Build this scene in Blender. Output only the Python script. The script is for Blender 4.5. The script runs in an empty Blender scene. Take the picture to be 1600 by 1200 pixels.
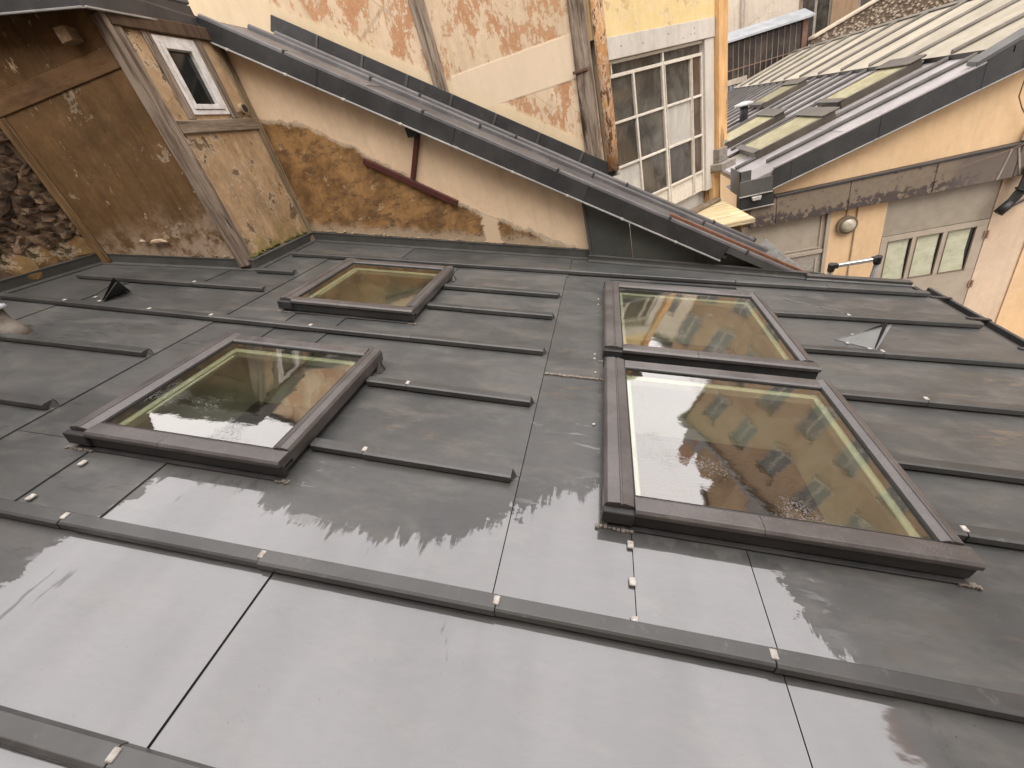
import bpy, bmesh, math, random
from mathutils import Vector, Matrix

random.seed(7)
sc = bpy.context.scene
col = sc.collection
R = math.radians
CZ = 4.35                       # height of the eye above the courtyard ground

# ------------------------------------------------------------------ camera
cam = bpy.data.objects.new('camera', bpy.data.cameras.new('camera'))
col.objects.link(cam)
cam.data.sensor_width = 36.0
cam.data.lens = 14.516
cam.data.clip_start = 0.05
cam.data.clip_end = 500
cam.matrix_world = Matrix(((0.950235, 0.111045, 0.290187, 0.0),
                           (0.185549, 0.546427, -0.816694, 0.0),
                           (-0.249254, 0.829899, 0.498625, CZ),
                           (0, 0, 0, 1)))
sc.camera = cam

# ------------------------------------------------------------------ sky and sun (overcast)
SUN_EL, SUN_AZ = R(58), R(150)        # azimuth clockwise from +Y
w = bpy.data.worlds.new('World'); sc.world = w; w.use_nodes = True
nt = w.node_tree
bg = nt.nodes['Background']
sky = nt.nodes.new('ShaderNodeTexSky'); sky.sky_type = 'NISHITA'
sky.sun_disc = False; sky.sun_elevation = SUN_EL; sky.sun_rotation = SUN_AZ
sky.air_density = 1.0; sky.dust_density = 4.0; sky.ozone_density = 1.0
hs = nt.nodes.new('ShaderNodeHueSaturation'); hs.inputs['Saturation'].default_value = 0.06
wb = nt.nodes.new('ShaderNodeMix'); wb.data_type = 'RGBA'; wb.blend_type = 'MULTIPLY'
wb.inputs['Factor'].default_value = 1.0; wb.inputs['B'].default_value = (1.0, 0.955, 0.945, 1)
nt.links.new(sky.outputs[0], hs.inputs['Color']); nt.links.new(hs.outputs[0], wb.inputs['A'])
veil = nt.nodes.new('ShaderNodeMix'); veil.data_type = 'RGBA'          # the even cloud deck over the sky
veil.inputs['Factor'].default_value = 0.8; veil.inputs['B'].default_value = (7.75, 7.4, 7.4, 1)
nt.links.new(wb.outputs['Result'], veil.inputs['A'])
nt.links.new(veil.outputs['Result'], bg.inputs['Color'])
bg.inputs['Strength'].default_value = 0.12
sun = bpy.data.objects.new('sun', bpy.data.lights.new('sun', 'SUN')); col.objects.link(sun)
sun.data.energy = 0.6; sun.data.angle = R(50); sun.data.color = (1.0, 0.93, 0.84)
sun.location = (0, 0, 30)
sd = Vector((math.sin(SUN_AZ) * math.cos(SUN_EL), math.cos(SUN_AZ) * math.cos(SUN_EL), math.sin(SUN_EL)))
sun.rotation_euler = (-sd).to_track_quat('-Z', 'Y').to_euler()

sc.view_settings.view_transform = 'Standard'
sc.view_settings.look = 'None'
sc.view_settings.gamma = 1.0
sc.view_settings.use_curve_mapping = False
sc.view_settings.exposure = 1.6
sc.render.engine = 'CYCLES'
sc.cycles.use_denoising = True
sc.cycles.max_bounces = 8
sc.cycles.transparent_max_bounces = 12
sc.cycles.sample_clamp_indirect = 6.0

# ------------------------------------------------------------------ node helpers
class G:
    def __init__(s, name):
        s.m = bpy.data.materials.new(name); s.m.use_nodes = True
        s.t = s.m.node_tree; s.b = s.t.nodes['Principled BSDF']; s.out = s.t.nodes['Material Output']
        s._obj = None
    def n(s, kind, **kw):
        x = s.t.nodes.new('ShaderNode' + kind)
        for k, v in kw.items(): setattr(x, k, v)
        return x
    def put(s, sock, v):
        if hasattr(v, 'is_output') or isinstance(v, bpy.types.NodeSocket): s.t.links.new(v, sock)
        elif isinstance(v, (tuple, list)) and len(v) == 3 and sock.type == 'RGBA': sock.default_value = (*v, 1)
        else: sock.default_value = v
    def co(s, obj=None):
        x = s.n('TexCoord')
        if obj is not None: x.object = obj
        return x.outputs['Object']
    def mp(s, v, scale=(1, 1, 1), loc=(0, 0, 0), rot=(0, 0, 0)):
        x = s.n('Mapping'); s.put(x.inputs['Vector'], v)
        x.inputs['Scale'].default_value = scale; x.inputs['Location'].default_value = loc
        x.inputs['Rotation'].default_value = rot
        return x.outputs[0]
    def noise(s, v, scale=5, detail=6, rough=.6, dist=0):
        x = s.n('TexNoise'); s.put(x.inputs['Vector'], v)
        x.inputs['Scale'].default_value = scale; x.inputs['Detail'].default_value = detail
        x.inputs['Roughness'].default_value = rough; x.inputs['Distortion'].default_value = dist
        return x.outputs['Fac']
    def vor(s, v, scale=5, feature='F1', rnd=1):
        x = s.n('TexVoronoi', feature=feature); s.put(x.inputs['Vector'], v)
        x.inputs['Scale'].default_value = scale; x.inputs['Randomness'].default_value = rnd
        return x.outputs['Distance']
    def ramp(s, f, *stops):
        x = s.n('ValToRGB'); s.put(x.inputs[0], f); e = x.color_ramp.elements
        while len(e) < len(stops): e.new(0.5)
        for el, (p, c) in zip(e, stops):
            el.position = p
            el.color = (c, c, c, 1) if isinstance(c, (int, float)) else (*c, 1)
        return x.outputs[0]
    def sm(s, f, a, b, lo=0, hi=1):
        x = s.n('MapRange', interpolation_type='SMOOTHSTEP'); s.put(x.inputs[0], f)
        x.inputs[1].default_value = a; x.inputs[2].default_value = b
        x.inputs[3].default_value = lo; x.inputs[4].default_value = hi
        return x.outputs[0]
    def mix(s, f, a, b, blend='MIX'):
        x = s.n('Mix', data_type='RGBA', blend_type=blend)
        s.put(x.inputs['Factor'], f); s.put(x.inputs['A'], a); s.put(x.inputs['B'], b)
        return x.outputs['Result']
    def ma(s, op, a, b=0.0, c=0.0):
        x = s.n('Math', operation=op); s.put(x.inputs[0], a); s.put(x.inputs[1], b); s.put(x.inputs[2], c)
        return x.outputs[0]
    def sep(s, v):
        x = s.n('SeparateXYZ'); s.put(x.inputs[0], v); return x.outputs
    def curve(s, f, x0, x1, y0, y1, pts):
        """piecewise linear y(f) through pts"""
        g = s.ma('DIVIDE', s.ma('SUBTRACT', f, x0), x1 - x0)
        x = s.n('FloatCurve'); s.put(x.inputs['Value'], g)
        c = x.mapping.curves[0]
        pp = [((a - x0) / (x1 - x0), (b - y0) / (y1 - y0)) for a, b in pts]
        c.points[0].location = pp[0]; c.points[1].location = pp[-1]
        for p in pp[1:-1]: c.points.new(*p)
        for p in c.points: p.handle_type = 'VECTOR'
        x.mapping.update()
        return s.ma('MULTIPLY_ADD', x.outputs[0], y1 - y0, y0)
    def rnd(s):
        return s.n('ObjectInfo').outputs['Random']
    def bump(s, h, strength=.3, dist=.01, normal=None):
        x = s.n('Bump'); s.put(x.inputs['Height'], h)
        x.inputs['Strength'].default_value = strength; x.inputs['Distance'].default_value = dist
        if normal is not None: s.put(x.inputs['Normal'], normal)
        return x.outputs[0]
    def set(s, **kw):
        for k, v in kw.items():
            s.put(s.b.inputs[k.replace('_', ' ')], v)
        return s.m
    def bright(s, c, f):
        """colour c scaled by the factor socket f"""
        x = s.n('VectorMath', operation='SCALE'); s.put(x.inputs[0], c); s.put(x.inputs['Scale'], f)
        return x.outputs[0]

# ------------------------------------------------------------------ mesh helpers
class MB:
    def __init__(s): s.v = []; s.f = []
    def add(s, pts, faces):
        k = len(s.v); s.v += [Vector(p) for p in pts]; s.f += [tuple(i + k for i in f) for f in faces]; return s
    def box(s, x0, x1, y0, y1, z0, z1):
        return s.add([(x0, y0, z0), (x1, y0, z0), (x1, y1, z0), (x0, y1, z0), (x0, y0, z1), (x1, y0, z1), (x1, y1, z1), (x0, y1, z1)],
                     [(3, 2, 1, 0), (4, 5, 6, 7), (0, 1, 5, 4), (1, 2, 6, 5), (2, 3, 7, 6), (3, 0, 4, 7)])
    def prism(s, poly, ext):
        """closed polygon pushed along the vector ext"""
        e = Vector(ext); n = len(poly); a = [Vector(p) for p in poly]
        nn = Vector((0, 0, 0))
        for i in range(n): nn += a[i].cross(a[(i + 1) % n])
        if nn.dot(e) > 0: a.reverse()
        return s.add(a + [p + e for p in a], [tuple(range(n)), tuple(range(2 * n - 1, n - 1, -1))] +
                     [(i, i + n, (i + 1) % n + n, (i + 1) % n) for i in range(n)])
    def bar(s, p, q, wv, hv):
        """a bar from p to q with cross-section vectors wv, hv (centred)"""
        p, q, wv, hv = map(Vector, (p, q, wv, hv))
        return s.prism([p - wv / 2 - hv / 2, p + wv / 2 - hv / 2, p + wv / 2 + hv / 2, p - wv / 2 + hv / 2], q - p)
    def tube(s, path, r, n=10, cap=True):
        path = [Vector(p) for p in path]; rs = r if isinstance(r, (list, tuple)) else [r] * len(path)
        k = len(s.v); prev = None
        for i, p in enumerate(path):
            d = (path[min(i + 1, len(path) - 1)] - path[max(i - 1, 0)]).normalized()
            ref = prev if prev is not None else (Vector((1, 0, 0)) if abs(d.x) < .8 else Vector((0, 1, 0)))
            a = (ref - d * ref.dot(d)).normalized(); b = d.cross(a); prev = a
            for j in range(n):
                t = 2 * math.pi * j / n
                s.v.append(p + (a * math.cos(t) + b * math.sin(t)) * rs[i])
        for i in range(len(path) - 1):
            for j in range(n):
                s.f.append((k + i * n + j, k + i * n + (j + 1) % n, k + (i + 1) * n + (j + 1) % n, k + (i + 1) * n + j))
        if cap:
            s.f.append(tuple(k + j for j in range(n - 1, -1, -1)))
            s.f.append(tuple(k + (len(path) - 1) * n + j for j in range(n)))
        return s
    def build(s, name, mat, parent=None, o=(0, 0, 0), bev=0, smooth=False, label=None, kind=None):
        o = Vector(o); me = bpy.data.meshes.new(name)
        me.from_pydata([p - o for p in s.v], [], s.f); me.update()
        bm = bmesh.new(); bm.from_mesh(me)
        if len(s.f) > 1: bmesh.ops.recalc_face_normals(bm, faces=bm.faces)
        if bev: bmesh.ops.bevel(bm, geom=bm.edges[:], offset=bev, segments=1, affect='EDGES', clamp_overlap=True)
        bm.to_mesh(me); bm.free()
        if smooth:
            for p in me.polygons: p.use_smooth = len(p.vertices) == 4
        me.materials.append(mat)
        ob = bpy.data.objects.new(name, me); col.objects.link(ob)
        if parent is not None: ob.parent = parent
        if label: ob['label'] = label
        if kind: ob['kind'] = kind
        return ob

class Thing:
    """an Empty at the thing's base; parts are given in world metres with z counted from the eye unless local"""
    def __init__(s, name, label, cat, loc=(0, 0, 0), rot=(0, 0, 0), group=None, local=False):
        s.e = bpy.data.objects.new(name, None); col.objects.link(s.e)
        s.e.empty_display_size = .2
        s.e.location = (loc[0], loc[1], loc[2] + CZ); s.e.rotation_euler = rot
        s.e['label'] = label; s.e['category'] = cat
        if group: s.e['group'] = group
        s.o = (0, 0, 0) if local else loc
    def part(s, name, mb, mat, bev=0, sub=None, smooth=False, label=None, kind=None):
        return mb.build(name, mat, sub if sub is not None else s.e, s.o, bev, smooth, label, kind)
    def share(s, name, me, sub=None, loc=(0, 0, 0)):
        ob = bpy.data.objects.new(name, me); col.objects.link(ob)
        ob.parent = sub if sub is not None else s.e; ob.location = loc
        return ob

def copy_tree(src, parent=None):
    c = src.copy(); col.objects.link(c); c.parent = parent
    for ch in list(src.children): copy_tree(ch, c)
    return c

def box(*a): return MB().box(*a)

# ------------------------------------------------------------------ the near roof's own frame: u down the slope, v along, h up
SL = 0.26944
RO = (-0.31945, 0.0, -1.15670)
def RF(u, v, h=0):
    c, s_ = math.cos(SL), math.sin(SL)
    return Vector((RO[0] + u * c + h * s_, v, RO[2] - u * s_ + h * c))
roof = Thing('zinc_roofed_annexe', 'low annexe with a wet dark grey zinc roof filling the foreground', 'building', RO, (0, SL, 0), local=True)

# ------------------------------------------------------------------ materials
def m_zinc_main():
    g = G('wet_dark_zinc'); c = g.co(roof.e); x, y, z = g.sep(c)[:3]
    big = g.noise(c, 1.1, 5, .55, .4); mid = g.noise(g.mp(c, (2.2, 5, 1)), 1.6, 7, .65, .3); fine = g.noise(c, 60, 4, .6)
    base = g.mix(g.sm(big, .35, .7), (.058, .061, .060), (.100, .101, .097))
    base = g.mix(g.sm(mid, .45, .70, 0, .8), base, (.122, .117, .106))
    brown = g.noise(g.mp(c, (1.6, 4, 1), (3, 1, 0)), 1.2, 6, .7)
    base = g.mix(g.sm(brown, .52, .76, 0, .55), base, (.088, .074, .058))
    blu = g.noise(g.mp(c, (3, 7, 1), (9, 2, 0)), 1.4, 7, .72, .5); base = g.mix(g.sm(blu, .56, .70, 0, .7), base, (.060, .066, .070))
    base = g.bright(base, g.ma('MULTIPLY_ADD', g.noise(g.mp(c, (5, 14, 1)), 3, 8, .75), .7, .65))
    base = g.bright(base, g.ma('MULTIPLY_ADD', g.rnd(), .34, .84))
    # scuffs and white drips, dark grit
    sc_ = g.noise(g.mp(c, (26, 6, 1), (0, 0, 0), (0, 0, .6)), 3, 6, .75)
    base = g.mix(g.ma('MULTIPLY', g.sm(sc_, .70, .78, 0, .5), g.sm(g.noise(c, 1.7, 3), .5, .65)), base, (.20, .195, .185))
    sp = g.vor(c, 30); grit = g.ma('MULTIPLY', g.sm(sp, .07, .045), g.sm(g.noise(c, 5, 2), .44, .54))
    base = g.mix(grit, base, (.02, .018, .015))
    sp2 = g.vor(g.mp(c, loc=(9, 2, 4)), 38); grit2 = g.ma('MULTIPLY', g.sm(sp2, .06, .04), g.sm(g.noise(g.mp(c, loc=(4, 4, 4)), 3, 2), .58, .66))
    base = g.mix(g.ma('MULTIPLY', grit2, .6), base, (.34, .33, .31))
    # the film of rain water: it stands on the lower sheets and ends in ragged tongues
    wx = g.ma('MULTIPLY_ADD', g.noise(g.mp(c, (5, 9, 1), (1, 7, 2)), 1.1, 6, .7), .30, -.15)
    vt = g.curve(g.ma('ADD', x, wx), -4.3, 2.8, -.2, 1.3, [(-4.3, -.2), (-1.66, -.15), (-1.60, .40), (-1.535, .84), (-1.30, .90), (-1.10, .86), (-1.02, .80), (-.8, .765), (-.56, .755), (-.35, .79),
                                          (-.23, .85), (-.15, .97), (-.05, 1.05), (.14, 1.14), (.21, 1.0), (.26, .955), (.62, .93), (.675, .90), (.71, .72),
                                          (.93, .57), (.97, .30), (1.1, -.15), (2.8, -.2)])
    j = g.noise(g.mp(c, (13, 1.6, 1)), 1.0, 8, .76, .4); j2 = g.noise(c, 14, 5, .7)
    e = g.ma('SUBTRACT', vt, y)
    e = g.ma('ADD', e, g.ma('MULTIPLY', g.ma('SUBTRACT', j, .5), .40))
    e = g.ma('ADD', e, g.ma('MULTIPLY', g.ma('SUBTRACT', j2, .5), .07))
    wet = g.sm(e, -.006, .010)
    # holes where the film has broken, streaks where it runs elsewhere
    st = g.noise(g.mp(c, (2.0, 9, 1), (2, 5, 0)), 1.3, 7, .7, .6)
    hole = g.ma('MULTIPLY', g.sm(g.noise(g.mp(c, (20, 2.6, 1), (7, 3, 1), (0, 0, .12)), 1.0, 6, .7), .62, .635, 0, .6), g.sm(g.noise(g.mp(c, loc=(2, 8, 1)), 1.5, 3), .60, .64))
    wet = g.ma('MULTIPLY', wet, g.ma('SUBTRACT', 1, hole))
    runs = g.ma('MULTIPLY', g.sm(st, .575, .592, 0, .6), g.sm(g.noise(c, .9, 3), .45, .55))
    film = g.ma('MAXIMUM', wet, runs)
    base = g.bright(base, g.ma('MULTIPLY_ADD', film, -.18, 1))
    rough = g.ma('MULTIPLY_ADD', mid, .22, .30)
    h = g.ma('ADD', g.ma('MULTIPLY', big, 1.0), g.ma('MULTIPLY', g.noise(g.mp(c, (1, 2.5, 1)), 4, 4, .5), .25))
    nb = g.bump(h, .16, .05); nb = g.bump(fine, .03, .002, nb)
    cb = g.bump(g.noise(g.mp(c, (1.2, 3, 1)), 2.6, 4, .5), .035, .03)
    g.set(Base_Color=base, Roughness=rough, Normal=nb, Coat_Weight=g.ma('MULTIPLY', film, g.sm(g.noise(g.mp(c, (4, .8, 1), (5, 5, 5)), 1.3, 6, .6), .3, .65, .84, 1.0)), Coat_Roughness=.05, Coat_IOR=2.2, Coat_Normal=cb, Specular_IOR_Level=.55)
    return g.m

def m_zinc(name, a, b, rough=.4, metal=0.0, moss=0.0, spec=.6):
    g = G(name); c = g.co(); n1 = g.noise(g.mp(c, (1, 1, 1)), 3.0, 6, .65, .3); n2 = g.noise(c, 22, 5, .7)
    base = g.mix(g.sm(n1, .35, .68), a, b)
    base = g.mix(g.sm(n2, .58, .75, 0, .35), base, tuple(min(1, q * 2.2 + .03) for q in b))
    base = g.bright(base, g.ma('MULTIPLY_ADD', g.rnd(), .3, .86))
    if moss:
        mm = g.noise(g.mp(c, (1, 1, 1), (5, 5, 5)), 5, 7, .7)
        base = g.mix(g.sm(mm, .62 - moss * .3, .75 - moss * .25), base, (.20, .17, .055))
    g.set(Base_Color=base, Roughness=g.ma('MULTIPLY_ADD', n2, .25, rough - .12), Metallic=metal, Specular_IOR_Level=spec,
          Normal=g.bump(n1, .08, .03))
    return g.m

def m_plain(name, a, b=None, rough=.6, scale=9, metal=0, spec=.5, bump=.1, dist=.004):
    b = b or tuple(q * .7 for q in a)
    g = G(name); c = g.co(); n1 = g.noise(c, scale, 7, .68, .2)
    g.set(Base_Color=g.bright(g.mix(g.sm(n1, .35, .68), a, b), g.ma('MULTIPLY_ADD', g.rnd(), .2, .9)), Roughness=rough, Metallic=metal,
          Specular_IOR_Level=spec, Normal=g.bump(n1, bump, dist))
    return g.m

def m_cover():
    g = G('taupe_lacquered_aluminium'); c = g.co(); n1 = g.noise(g.mp(c, (1, 1, 1)), 7, 6, .7, .4); d = g.vor(c, 160)
    drops = g.ma('MULTIPLY', g.sm(d, .30, .12), g.sm(g.noise(c, 9, 4), .47, .56))
    base = g.mix(g.sm(n1, .35, .7), (.076, .069, .066), (.118, .107, .103))
    base = g.mix(g.ma('MULTIPLY', drops, .45), base, (.32, .30, .30))
    g.set(Base_Color=base, Roughness=g.ma('MULTIPLY_ADD', n1, .25, .22), Specular_IOR_Level=.7, Normal=g.bump(drops, .25, .002))
    return g.m

def m_wood(name, a, b, axis=2, crack=.6, rough=.85, stretch=14):
    g = G(name); c = g.co(); s_ = [stretch] * 3; s_[axis] = 1.0
    gr = g.noise(g.mp(c, tuple(s_)), 2.2, 8, .7, .6); n2 = g.noise(c, 3, 5, .6)
    base = g.mix(g.sm(gr, .36, .62), a, b)
    base = g.bright(base, g.ma('MULTIPLY_ADD', n2, .9, .5))
    cr = g.sm(g.noise(g.mp(c, tuple(q * .6 for q in s_), (3, 3, 3)), 2.0, 5, .6), .60, .66, 0, crack)
    base = g.mix(cr, base, tuple(q * .18 for q in a))
    g.set(Base_Color=base, Roughness=rough, Normal=g.bump(g.ma('SUBTRACT', gr, cr), .55, .012), Specular_IOR_Level=.3)
    return g.m

def plaster(name, cols, under=None, peel=(.60, .62), pscale=3.0, scratch=None, stain=.5, streak=.25, grime=None, bump=.35, pstretch=(1, 1, 1), zlow=None, fine=40, crack=.3, mott=.22):
    """old render: two tones, rain streaks, patches where a coat has come off, chips"""
    g = G(name); c = g.co(); x, y, z = g.sep(c)[:3]
    n1 = g.noise(c, 1.3, 6, .6, .3); n2 = g.noise(c, 9, 8, .7, .2); fn = g.noise(c, fine, 5, .7)
    base = g.mix(g.sm(n1, .34, .68), cols[0], cols[1])
    base = g.mix(g.sm(n2, .5, .72, 0, .45), base, cols[2])
    m1 = g.noise(g.mp(c, (1, 1, .8), (7, 7, 1)), 14, 9, .78); m2 = g.noise(g.mp(c, (1, 1, .6), (1, 4, 1)), 3.4, 7, .7, .5)
    base = g.bright(base, g.ma('ADD', g.ma('MULTIPLY_ADD', m1, mott * 1.6, 1 - mott * .8), g.ma('MULTIPLY_ADD', m2, mott * 1.5, -mott * .75)))
    sk = g.noise(g.mp(c, (9, 9, .7)), 1.5, 6, .65)
    base = g.bright(base, g.ma('MULTIPLY_ADD', g.sm(sk, .45, .75), -streak, 1))
    h = g.ma('MULTIPLY', n2, .5)
    if under:
        p = g.noise(g.mp(c, pstretch, (4, 1, 7)), pscale, 9, .72, .25)
        mk = g.sm(p, *peel)
        base = g.mix(mk, base, g.mix(g.sm(n2, .4, .65), under, tuple(q * .72 for q in under)))
        edge = g.ma('MULTIPLY', g.sm(p, peel[0] - .025, peel[0]), g.ma('SUBTRACT', 1, mk))
        base = g.mix(g.ma('MULTIPLY', edge, .35), base, (.75, .66, .52))
        h = g.ma('SUBTRACT', h, g.ma('MULTIPLY', mk, .7))
    if scratch:
        s2 = g.noise(g.mp(c, (11, 11, 4.2), (1, 8, 3), (0.25, .3, 0)), 2.0, 8, .75); rg = g.noise(g.mp(c, (1, 1, .6), (2, 2, 2)), 1.9, 4)
        k2 = g.ma('MULTIPLY', g.sm(s2, .60, .63), g.sm(rg, .50, .62)); base = g.mix(k2, base, scratch)
        h = g.ma('SUBTRACT', h, g.ma('MULTIPLY', k2, .4))
    if zlow:
        zz, zs, cl = zlow
        lw = g.sm(g.ma('ADD', z, g.ma('MULTIPLY', g.ma('SUBTRACT', g.noise(c, 4, 8, .75), .5), .7)), zz + zs, zz - zs)
        lw = g.ma('MULTIPLY', lw, g.sm(g.noise(g.mp(c, loc=(3, 3, 3)), 7, 7, .7), .40, .56)); base = g.mix(lw, base, cl)
    if grime:
        gg = g.noise(g.mp(c, (1, 1, .5), (8, 2, 5)), 1.6, 7, .65); base = g.mix(g.sm(gg, .55, .78, 0, stain), base, grime)
    crk = g.vor(g.mp(c, (1, 1, .7)), 2.3, 'DISTANCE_TO_EDGE'); ck = g.ma('MULTIPLY', g.sm(crk, .010, .002), g.sm(g.noise(c, 1.5, 2), .5, .58))
    base = g.mix(g.ma('MULTIPLY', ck, crack), base, (.12, .085, .05))
    pit = g.sm(g.vor(c, 26), .11, .05); pm = g.ma('MULTIPLY', pit, g.sm(g.noise(c, 2.6, 3), .52, .62))
    base = g.mix(g.ma('MULTIPLY', pm, .5), base, (.16, .11, .065))
    h = g.ma('ADD', g.ma('SUBTRACT', h, g.ma('MULTIPLY', pm, .4)), g.ma('MULTIPLY', fn, .22))
    g.set(Base_Color=base, Roughness=.92, Specular_IOR_Level=.2, Normal=g.bump(h, bump, .02))
    return g

ZINC = m_zinc_main()
COVER = m_cover()
BATTEN = m_zinc('batten_zinc', (.045, .046, .044), (.075, .074, .070), .38, spec=.7)
FLASH = m_zinc('flashing_zinc', (.060, .060, .056), (.088, .086, .080), .40)
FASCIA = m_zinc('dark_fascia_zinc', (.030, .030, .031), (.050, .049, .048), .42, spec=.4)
EDGE = m_zinc('bright_drip_edge', (.24, .235, .225), (.36, .35, .33), .35)
ROOF2 = m_zinc('upper_roof_zinc', (.082, .078, .078), (.125, .118, .116), .42, spec=.35)
CHEEK = m_zinc('greenish_cheek_zinc', (.058, .062, .052), (.080, .083, .070), .45)
NEWZ = m_zinc('bright_new_zinc', (.075, .078, .077), (.115, .118, .116), .35, .0)
RIGHTZ = m_zinc('pale_weathered_zinc', (.225, .21, .21), (.32, .295, .29), .34, spec=.7)
MOSSZ = m_zinc('mossy_weathered_zinc', (.29, .26, .195), (.37, .33, .26), .55, moss=.12, spec=.3)
RIGHTB = m_zinc('worn_batten_zinc', (.085, .075, .06), (.15, .135, .11), .5, moss=.1)
CLIP = m_plain('white_solder_tab', (.58, .56, .51), (.30, .26, .22), .5, 60)
SEALANT = m_plain('dirty_sealant', (.26, .23, .19), (.12, .10, .085), .7, 50)
BLACK = m_plain('black_rubber', (.012, .012, .012), (.02, .02, .02), .5)
LINING = m_plain('white_shaft_lining', (.80, .80, .74), (.74, .74, .68), .6)
ROOMW = m_plain('room_paint', (.50, .48, .42), (.42, .40, .33), .8, 3)
FLOORW = m_wood('floor_boards', (.17, .10, .045), (.24, .15, .07), 0, .4, .5)

def m_glass():
    g = G('greenish_double_glazing'); c = g.co()
    tr = g.n('BsdfTransparent'); tr.inputs[0].default_value = (.95, 1.0, .80, 1)
    gl = g.n('BsdfGlossy'); fr = g.n('Fresnel'); fr.inputs['IOR'].default_value = 2.15
    d1 = g.vor(c, 95); d2 = g.vor(g.mp(c, loc=(3, 1, 0)), 190); reg = g.noise(c, 2.6, 5, .65, .3)
    dr = g.ma('MULTIPLY', g.ma('MAXIMUM', g.sm(d1, .34, .1), g.sm(d2, .36, .1)), g.sm(reg, .52, .68))
    wv = g.ma('ADD', g.noise(g.mp(c, (1.5, 1, 1)), 2.4, 2, .4), g.ma('MULTIPLY', g.noise(g.mp(c, (1, 2, 1)), 11, 4, .6), .10))
    nb = g.bump(wv, .06, .03); nb = g.bump(dr, .22, .0022, nb)
    g.put(gl.inputs['Normal'], nb); g.put(gl.inputs['Roughness'], g.ma('MULTIPLY_ADD', dr, .12, .015))
    gl.inputs['Color'].default_value = (1, .985, .96, 1)
    mx = g.n('MixShader'); g.put(mx.inputs[0], g.ma('MINIMUM', g.ma('MULTIPLY', fr.outputs[0], 1.85), .92)); g.put(mx.inputs[1], tr.outputs[0]); g.put(mx.inputs[2], gl.outputs[0])
    # thin veil of dust and water marks
    df = g.n('BsdfDiffuse'); df.inputs[0].default_value = (.30, .29, .22, 1)
    m2 = g.n('MixShader'); g.put(m2.inputs[0], g.ma('ADD', g.sm(g.noise(g.mp(c, (3, 1, 1)), 4, 7, .7), .5, .8, .03, .16), g.ma('MULTIPLY', dr, .06)))
    g.put(m2.inputs[1], mx.outputs[0]); g.put(m2.inputs[2], df.outputs[0])
    g.t.links.new(m2.outputs[0], g.out.inputs[0]); return g.m
GLASS = m_glass()

def m_pane(name, a, b, rough=.08, spec=.8, scale=4):
    g = G(name); c = g.co(); n1 = g.noise(g.mp(c, (1, 1, .6)), scale, 7, .7, .6)
    g.set(Base_Color=g.bright(g.mix(g.sm(n1, .38, .66), a, b), g.ma('MULTIPLY_ADD', g.rnd(), .5, .75)), Roughness=g.ma('MULTIPLY_ADD', n1, .2, rough - .06),
          Specular_IOR_Level=spec, Normal=g.bump(g.noise(c, 2.5, 2), .05, .02))
    return g.m
DARKGLASS = m_pane('dark_dusty_glass', (.035, .033, .028), (.10, .092, .075))
FROST = m_pane('whitewashed_glass', (.42, .41, .37), (.55, .53, .47), .35, .4)
BLACKGLASS = m_pane('black_window_glass', (.010, .012, .011), (.022, .024, .022), .06)
WHITE = m_plain('grubby_white_upvc', (.74, .72, .70), (.54, .50, .45), .4, 14)

# ================================================================== NEAR ROOF
def sheet(poly, lift=.006):
    if max(p[0] for p in poly) > .22: lift = .0012
    u0 = min(p[0] for p in poly); u1 = max(p[0] for p in poly); n = len(poly)
    top = [(u, v, .001 + lift * (u - u0) / max(u1 - u0, .01)) for u, v in poly]
    mb = MB(); k = top + [(u, v, -.03) for u, v in poly]
    mb.add(k, [tuple(range(n))] + [(i, i + n, (i + 1) % n + n, (i + 1) % n) for i in range(n)])
    return roof.part('zinc_sheet', mb, ZINC)
def rect(u0, u1, v0, v1, gap=.0012): return [(u0 + gap, v0 + gap), (u1 - gap, v0 + gap), (u1 - gap, v1 - gap), (u0 + gap, v1 - gap)]
EAV = 2.68; WL = -4.22
b0, b1, b2, b3, b4, b5, b6, b7 = .129, .611, 1.115, 1.603, 2.097, 2.58, 2.967, 3.45
for a in [(WL, -1.25, -1.5, b0), (-1.25, 1.2, -1.5, b0), (1.2, EAV, -1.5, b0), (WL, -2.3, b0, b1), (-2.3, -.84, b0, b1), (-.84, .612, b0, b1), (.612, EAV, b0, b1),
          (WL, -2.36, b1, b2), (WL, -2.36, b2, b3), (WL, -3.62, b3, b4), (-3.62, -2.36, b3, b4), (WL, -3.55, b4, b5), (-3.55, -2.36, b4, b5),
          (-2.36, -1.92, b1, .96), (-1.92, -1.555, b1, .96), (-2.36, -1.97, .96, 1.78), (-1.09, -.165, b2, b3),
          (-2.36, -1.92, 1.78, b4), (-1.92, -1.555, 1.78, b4), (-2.36, -1.92, b4, 2.35), (-1.92, -1.555, b4, 2.35),
          (-2.36, -2.0, 2.35, b7), (-2.0, -1.12, 3.18, b7), (-1.12, -.165, b5, b6), (-1.12, -.165, b6, b7),
          (-.165, .20, 1.885, b7), (.25, .618, b1, 1.01), (.2, 1.2, 1.94, 2.14), (.2, 1.2, 3.12, b7),
          (1.2, EAV, 1.147, 1.485), (1.2, EAV, 1.485, 1.987), (1.2, EAV, 1.987, 2.487), (1.2, EAV, 2.487, 3.017)]:
    sheet(rect(*a, gap=.0019 if a[1] > .22 else .0012))
G1 = .0012
sheet([(-1.555 + G1, b1 + G1), (-.165 - G1, b1 + G1), (-.165 - G1, b2 - G1), (-1.09, b2 - G1), (-1.09, .96), (-1.555 + G1, .96)])
sheet([(-1.555 + G1, 1.78), (-1.09, 1.78), (-1.09, b3 + G1), (-.165 - G1, b3 + G1), (-.165 - G1, b4 - G1), (-1.555 + G1, b4 - G1)])
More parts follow.
